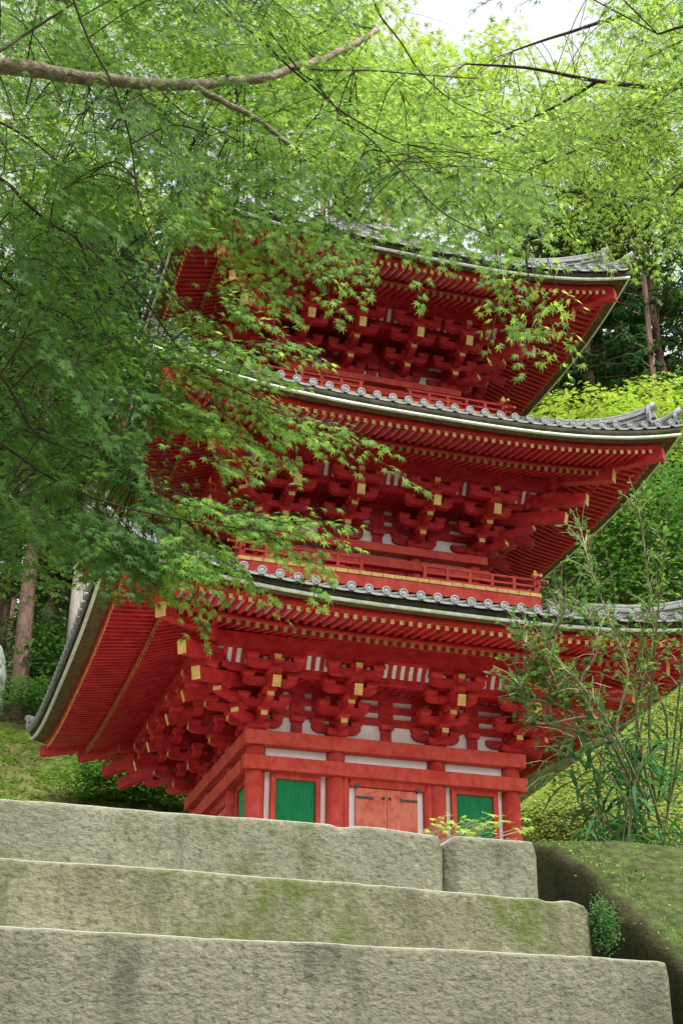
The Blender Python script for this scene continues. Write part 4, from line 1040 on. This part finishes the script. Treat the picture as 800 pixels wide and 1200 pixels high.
for (px, py, d, pr, h, lab) in (
    (722, 535, 42, brt, 12, 'bright yellow green maple behind the right end of the middle roof'), (650, 545, 47, brt, 12, 'yellow green maple low under the right corner of the top roof'),
    (795, 522, 45, brt, 12, 'yellow green maple at the right edge above the middle roof'),
    (655, 650, 38, cr2, 9, 'feathery light green tree just right of the middle storey railing'), (735, 665, 39, ev, 7, 'glossy green evergreen tree above the right end of the lowest roof'),
    (800, 650, 39, ev, 7, 'glossy green evergreen tree at the right edge above the lowest roof'), (700, 625, 43, cr2, 9, 'light green tree behind the glossy evergreens at the right'),
    (185, 330, 60, brt, 12, 'bright green tree beside the left eaves of the top roof'), (60, 250, 60, brt, 12, 'sunlit tree glimpsed through the maple leaves at the upper left'), (40, 420, 60, brt, 12, 'green tree low behind the maple leaves at the left edge'),
    (5, 130, 70, brt, 12, 'sunlit treetop at the left edge under the bare bough'), (15, 300, 62, brt, 12, 'sunlit treetop at the left edge between the drooping sprays'), (300, 180, 44, brt, 12, 'sunlit treetop behind the top roof, left of the finial'), (190, 90, 66, brt, 12, 'sunlit treetop behind the bare bough, upper left'), (380, 110, 52, brt, 12, 'sunlit treetop behind the end of the bare bough'), (570, 190, 50, brt, 12, 'sunlit treetop behind the middle of the top roof'), (80, 60, 68, brt, 12, 'sunlit treetop in the upper left corner'), (110, 480, 60, brt, 12, 'green treetop beside the left eaves of the middle roof'), (455, 190, 46, brt, 12, 'sunlit treetop behind the top roof, right of the finial'), (735, 190, 52, brt, 12, 'sunlit treetop above the right corner of the top roof'),
    (55, 790, 50, ev, 7, 'dark evergreen in the shade between the two bare trunks')):
    b_, s_ = at_px(px, py, d, h, .82 if pr is brt else .66); q_ = min(1.5, max(.9, s_)); plant('broadleaf_tree', pr, b_, px*.1, q_, lab, 'tree', GB, s_)
GS = 'bushes on the slope behind the pagoda'
for (px, py, pr, s_, lab) in ((60, 832, bush, 1.2, 'dark bush at the foot of the bare trunks, left of the roof corner'), (100, 948, bushb, .75, 'bush under the left corner of the lowest roof'), (135, 955, bush, .9, 'bush below the jutting red rafters at the left'),
    (205, 955, bush, .8, 'bush nearest the left wall of the pagoda'), (170, 952, bushb, .95, 'small dark bush behind the jutting red rafters'), (28, 852, bush, .8, 'low bush at the left edge below the bare trunk'), (228, 962, bushb, .7, 'bush peeping between rafters and wall at the left')):
    p = ground_at(px, py, 34); plant('bush', pr, p, px*.3, s_*1.55, lab, 'bush', GS)
# ground cover on the two slopes
def cover(name, x0, x1, y0, y1, n, size, mats, kind_noise, parent=None, flat=.5):
    P = []; D = []; N = []; Z = []; mi = []
    while len(P) < n:
        x, y = ru(x0, x1), ru(y0, y1); q = mnoise.noise(Vector((x*.8, y*.8, 9)))+.5*mnoise.noise(Vector((x*3, y*3, 2)))
        if random.random() > kind_noise(q): continue
        P.append((x, y, hgt(x, y)+ru(.0, .09))); a = ru(0, 6.283); D.append((math.cos(a), math.sin(a), ru(-.1, .6))); N.append((ru(-flat, flat), ru(-flat, flat), 1)); Z.append(size*ru(.5, 1.3)); mi.append(0 if q+ru(-.3, .3) < .0 else len(mats)-1)
    return tag(leaves(name, P, D, N, Z, DIAM*1.2, mats, None, mi), kind='stuff')
tag(cover('ground_cover', 4.0, 14, -5, 7.6, 80000, .085, [L_MND, L_MND], lambda q: 1), 'dense pale moss and low leaves over the mound at the right of the pagoda', 'ground cover')
tag(cover('ground_cover', -7, 4, 12, 29, 34000, .11, [L_GRS, L_BUB], lambda q: .12+.88*sstep(-.25, .25, q)), 'patchy low weeds and moss on the slope at the left behind the roof corner', 'ground cover')
# far wood that closes the view between trunks
def far_wood():
    P = []; D = []; N = []; Z = []
    for i in range(26000):
        a = R(ru(-62, 62)); rr = ru(70, 84); x = CP.x+math.sin(a+.25)*rr; y = CP.y+math.cos(a+.25)*rr
        z = hgt(x, y)+ru(0, 15)*ru(.3, 1)
        P.append((x, y, z)); D.append((ru(-1, 1), ru(-1, 1), ru(-1, .3))); N.append((ru(-1, 1), ru(-1, 1), ru(0, 1))); Z.append(ru(.5, 1.3))
    tag(leaves('far_wood', P, D, N, Z, DIAM, [L_CED], None), 'dark far wood closing the view between the cedar trunks', 'wood', kind='stuff')
far_wood()

# ------------------------------------------------------------------ standing stone at the left edge
def stone():
    p = ground_at(-14, 836, 20); mb = MB(); n = 16; grid = []
    for i in range(15):
        q = i/14; z = -.3+q*2.9; rr = .62*(1-q**3.2)**.5*(1-.15*q)+.01; row = []
        for j in range(n+1):
            a = 2*math.pi*(j % n)/n; nn = 1+.22*mnoise.noise(Vector((math.cos(a)*1.3, math.sin(a)*1.3, z*.9)))
            row.append((math.cos(a)*rr*nn*.95, math.sin(a)*rr*nn*.55, z))
        grid.append(row)
    mb.sheet(grid, mat('pale_lichened_stone', (.24, .27, .24), (.34, .37, .33), 5, .9, .6, 20, .1, c3=(.18, .22, .16), s3=3)); o = mb.build('standing_stone', None, True); o.location = p; o.rotation_euler = (0, 0, .3)
    tag(o, 'pale rounded standing stone just entering the left edge', 'stone')
stone()

# ------------------------------------------------------------------ near plants at the right
def near_shrub():
    base = W(765, 985, 4.75); base.z = hgt(base.x, base.y)-.02
    root = empty('shrub', base, 'airy shrub with pale twigs and small leaves before the lowest roof at the right', 'shrub')
    sp = Sprig(); pale = MB(); dark = MB()
    stems = [([(745, 960, 4.7), (690, 870, 4.65), (660, 830, 4.6), (625, 768, 4.6), (612, 748, 4.6)], 1), ([(750, 960, 4.75), (712, 860, 4.7), (690, 840, 4.6), (640, 848, 4.55), (622, 843, 4.55), (614, 820, 4.55), (609, 802, 4.5)], 1),
             ([(676, 856, 4.6), (640, 846, 4.6), (641, 825, 4.6), (654, 810, 4.6), (640, 770, 4.6), (650, 735, 4.6), (668, 718, 4.6)], 1), ([(655, 826, 4.6), (630, 820, 4.6), (612, 812, 4.6), (608, 800, 4.6), (622, 792, 4.6)], 1),
             ([(745, 960, 4.8), (722, 860, 4.8), (735, 790, 4.8), (718, 740, 4.8), (700, 690, 4.8), (690, 660, 4.8), (680, 620, 4.9)], 1), ([(760, 960, 4.8), (745, 860, 4.9), (752, 800, 4.9), (768, 740, 4.9), (760, 690, 4.9), (752, 620, 4.9), (745, 590, 4.9)], 1),
             ([(770, 960, 4.7), (760, 860, 4.7), (765, 780, 4.7), (772, 700, 4.7), (780, 640, 4.7)], 0), ([(775, 970, 4.6), (750, 880, 4.6), (745, 800, 4.6), (752, 740, 4.6), (770, 690, 4.6)], 0),
             ([(780, 970, 4.8), (790, 860, 4.8), (798, 780, 4.8), (800, 700, 4.8)], 0), ([(760, 950, 4.6), (730, 880, 4.5), (700, 830, 4.5), (668, 790, 4.5), (640, 770, 4.5)], 0), ([(740, 930, 4.7), (700, 850, 4.6), (680, 800, 4.6), (700, 760, 4.6), (690, 720, 4.6)], 1),
             ([(750, 940, 4.6), (715, 870, 4.5), (690, 860, 4.5), (665, 870, 4.5), (648, 905, 4.5)], 0), ([(770, 940, 4.9), (780, 840, 4.9), (735, 760, 4.9), (705, 725, 4.9), (650, 700, 4.9)], 0), ([(785, 940, 4.9), (800, 840, 4.9), (812, 740, 4.9), (800, 650, 4.9)], 0),
             ([(745, 930, 4.6), (700, 830, 4.7), (672, 810, 4.7), (645, 760, 4.7), (618, 735, 4.7)], 0)]
    allc = []
    for pts, pl in stems:
        c = catmull([W(*p) for p in pts], 6); n = len(c); (pale if pl else dark).tube(c, [.0052*(1-.72*i/n) for i in range(n)], TWIGP if pl else CANE, 5); allc.append((c, pl))
    for c, pl in allc:
        n = len(c)
        for i in range(int(n*.25), n, 1):
            for rep_ in range(3 if pl else 2):
                b = c[i]; v = c[min(i+1, n-1)]-c[max(i-1, 0)]; v.normalize()
                d = (v*ru(.2, 1)+Vector((ru(-1, 1), ru(-.8, .8), ru(-.5, .8)))).normalized(); L = ru(.03, .12); e = b+d*L
                dark.tube([b, b.lerp(e, .5)+Vector((0, 0, .01)), e], [.0016, .0012, .0008], CANE if random.random() < .6 else TWIGP, 3, capped=False)
                for j in range(int(L/.018)):
                    t = ru(.15, 1); pp = b.lerp(e, t); ld = (d*ru(.2, 1)+Vector((ru(-1, 1), ru(-1, 1), ru(-.7, .5)))).normalized()
                    sp.put(pp+ld*.012, ld, (ru(-.8, .8), ru(-.8, .8), 1), ru(.016, .032), 0)
    place_child(leaves('foliage', sp.P, sp.D, sp.N, sp.s, DIAM*np.array([1, 1.1]), [L_SH, L_BUB], None, [1 if random.random() < .25 else 0 for _ in sp.P]), root)
    place_child(pale.build('stems', None, True), root); place_child(dark.build('twigs', None), root)
near_shrub()
def bamboo():
    base = W(770, 1000, 4.4); base.z = hgt(base.x, base.y)-.02
    root = empty('dwarf_bamboo', base, 'clump of dark strap-leaved dwarf bamboo on the bank above the mossy curb', 'plant')
    canes = MB(); lf = MB()
    def blade(p, d, L, wd, bend):
        n = 6; pts = []; q = p.copy(); dd = d.copy()
        s_ = dd.cross(Vector((0, 0, 1))); s_ = s_.normalized() if s_.length > .1 else Vector((1, 0, 0)); vs = []
        for i in range(n+1):
            t = i/n; w_ = wd*math.sin(min(1, t*.93+.07)*math.pi)**.6*(1-t*.35); vs += [q-s_*w_/2, q+s_*w_/2]
            dd = (dd+Vector((0, 0, -bend/n))).normalized(); q = q+dd*L/n
        lf.add(vs, [(2*i, 2*i+1, 2*i+3, 2*i+2) for i in range(n)], L_BAM)
    for i in range(46):
        bx, bd = ru(708, 812), ru(4.1, 4.9); b = W(bx, 985, bd); b.z = hgt(b.x, b.y); H = ru(.28, .78)
        top = b+Vector((ru(-.22, .12), ru(-.1, .1), H)); c = catmull([b, b.lerp(top, .5)+Vector((ru(-.04, .04), 0, 0)), top], 4)
        canes.tube(c, [.0032*(1-.5*j/len(c)) for j in range(len(c))], CANE, 5)
        for j in range(int(9+H*16)):
            t = ru(.25, 1); f = t*(len(c)-1); k = min(len(c)-2, int(f)); p = c[k].lerp(c[k+1], f-k)
            a = ru(0, 6.283); blade(p, Vector((math.cos(a), math.sin(a)*.7, ru(-.1, .9))).normalized(), ru(.10, .22), ru(.012, .021), ru(.6, 2.2))
    for i in range(190):
        bx, bd = ru(690, 830), ru(4.0, 4.7); b = W(bx, 990, bd); b.z = hgt(b.x, b.y); a = ru(0, 6.283)
        blade(b, Vector((math.cos(a)*.6, math.sin(a)*.6, 1)).normalized(), ru(.08, .2), ru(.007, .014), ru(1, 2.4))
    place_child(canes.build('canes', None, True), root); place_child(lf.build('blades', None, True), root)
bamboo()
def seedling():
    y = -18.45
    base = Vector((CX+1.36, y, CZ+.75)); root = empty('maple_seedling', base, 'small yellow green maple seedling sprouting over the joint of the top step', 'plant')
    sp = Sprig(); st = MB()
    for (x0, x1, yy, n, s_) in ((500, 560, 966, 26, .020), (520, 590, 958, 14, .026), (540, 585, 970, 12, .026), (560, 625, 966, 8, .028), (575, 590, 955, 3, .032), (500, 530, 964, 18, .016), (545, 610, 976, 8, .024)):
        for i in range(n):
            px, py = ru(x0, x1), yy+ru(-7, 10); p = W(px, py, 3.95+ru(-.12, .12)); a = ru(0, 6.283)
            d = Vector((math.cos(a), math.sin(a)*.6, ru(-.5, .2))).normalized(); sp.put(p, d, (ru(-.3, .3), ru(-.9, -.1), 1), s_*ru(.7, 1.15), 0)
            if i % 2 == 0: st.tube(catmull([base+Vector((ru(-.12, .1), ru(-.05, .05), -.02)), (base+p)/2+Vector((0, 0, .03)), p], 3), .0011, TWIGP, 3, capped=False)
    place_child(leaves('foliage', sp.P, sp.D, sp.N, sp.s, STAR7, [L_SEED], None, None, .15), root); place_child(st.build('stems', None), root)
seedling()
def moss_tuft():
    P = []; D = []; N = []; Z = []
    c0 = Vector((-5.475, -19.27, CZ+.545))
    for i in range(2600):
        v = Vector((random.gauss(0, .013), random.gauss(0, .016), random.gauss(0, .022)*(1 if random.random() < .8 else 1.6))); p = c0+v
        P.append(tuple(p)); D.append((ru(-1, 1), ru(-1, .2), ru(-1, .6))); N.append((ru(-1, 1), -1, ru(-.5, 1))); Z.append(ru(.004, .009))
    tag(leaves('moss_tuft', P, D, N, Z, DIAM*1.3, [L_CED, L_BU], None, [random.random() < .35 for _ in P]), 'dark tuft of moss and fern in the corner between the middle step and the curb', 'moss')
moss_tuft()
def litter():
    P = []; D = []; N = []; Z = []
    for i in range(700):
        x, y = ru(-5.45, -4.0), ru(-20.0, -18.3); z = hgt(x, y)+.012
        if x < -4.76: z = -2.485+(y+18.85)*.70 if y < -18.85 else -2.47
        P.append((x, y, z+.008)); a = ru(0, 6.283); D.append((math.cos(a), math.sin(a), ru(-.2, .3))); N.append((ru(-.4, .4), ru(-.9, 0), 1)); Z.append(ru(.006, .024))
    tag(leaves('leaf_litter', P, D, N, Z, DIAM*np.array([1, .8]), [mat('dry_leaf', (.22, .12, .05), (.34, .22, .10), 30, .8), L_BUB], None, [random.random() < .35 for _ in P]), 'dry fallen leaves and blades scattered on the mossy curb and bank', 'leaf litter', kind='stuff')
litter()

def curb_moss():
    P = []; D = []; N = []; Z = []; mi = []
    while len(P) < 26000:
        x, y = ru(-5.32, -4.0), ru(-20.3, -18.1); q = mnoise.noise(Vector((x*5, y*5, 1)))+.6*mnoise.noise(Vector((x*17, y*17, 4)))
        if random.random() > sstep(-.35, .35, q)+.08: continue
        if x < -4.68:
            pth = [(-18.1, -2.48), (-18.45, -2.455), (-18.60, -2.45), (-18.72, -2.475), (-18.91, -2.575), (-19.08, -2.685), (-19.23, -2.79), (-19.38, -2.885), (-19.7, -3.11), (-20.1, -3.39), (-20.7, -3.81)]
            for (y0, z0), (y1, z1) in zip(pth, pth[1:]):
                if y1 <= y <= y0: z = z0+(z1-z0)*(y-y0)/(y1-y0)
            z += .012*min(1, (x+5.32)/.2) + .004
        else: z = hgt(x, y)+.004
        P.append((x, y, z)); D.append((ru(-.6, .6), ru(-.8, .3), ru(.1, 1))); N.append((ru(-1, 1), -1, ru(-.3, .6))); Z.append(ru(.004, .011)*(1.6 if x > -4.7 else 1)); mi.append(1 if random.random() < .25 else 0)
    tag(leaves('moss_cover', P, D, N, Z, DIAM*np.array([1, .7]), [L_MAP, L_MND], None, mi), 'short moss and seedlings growing over the curb and the bank', 'moss', kind='stuff')
curb_moss()
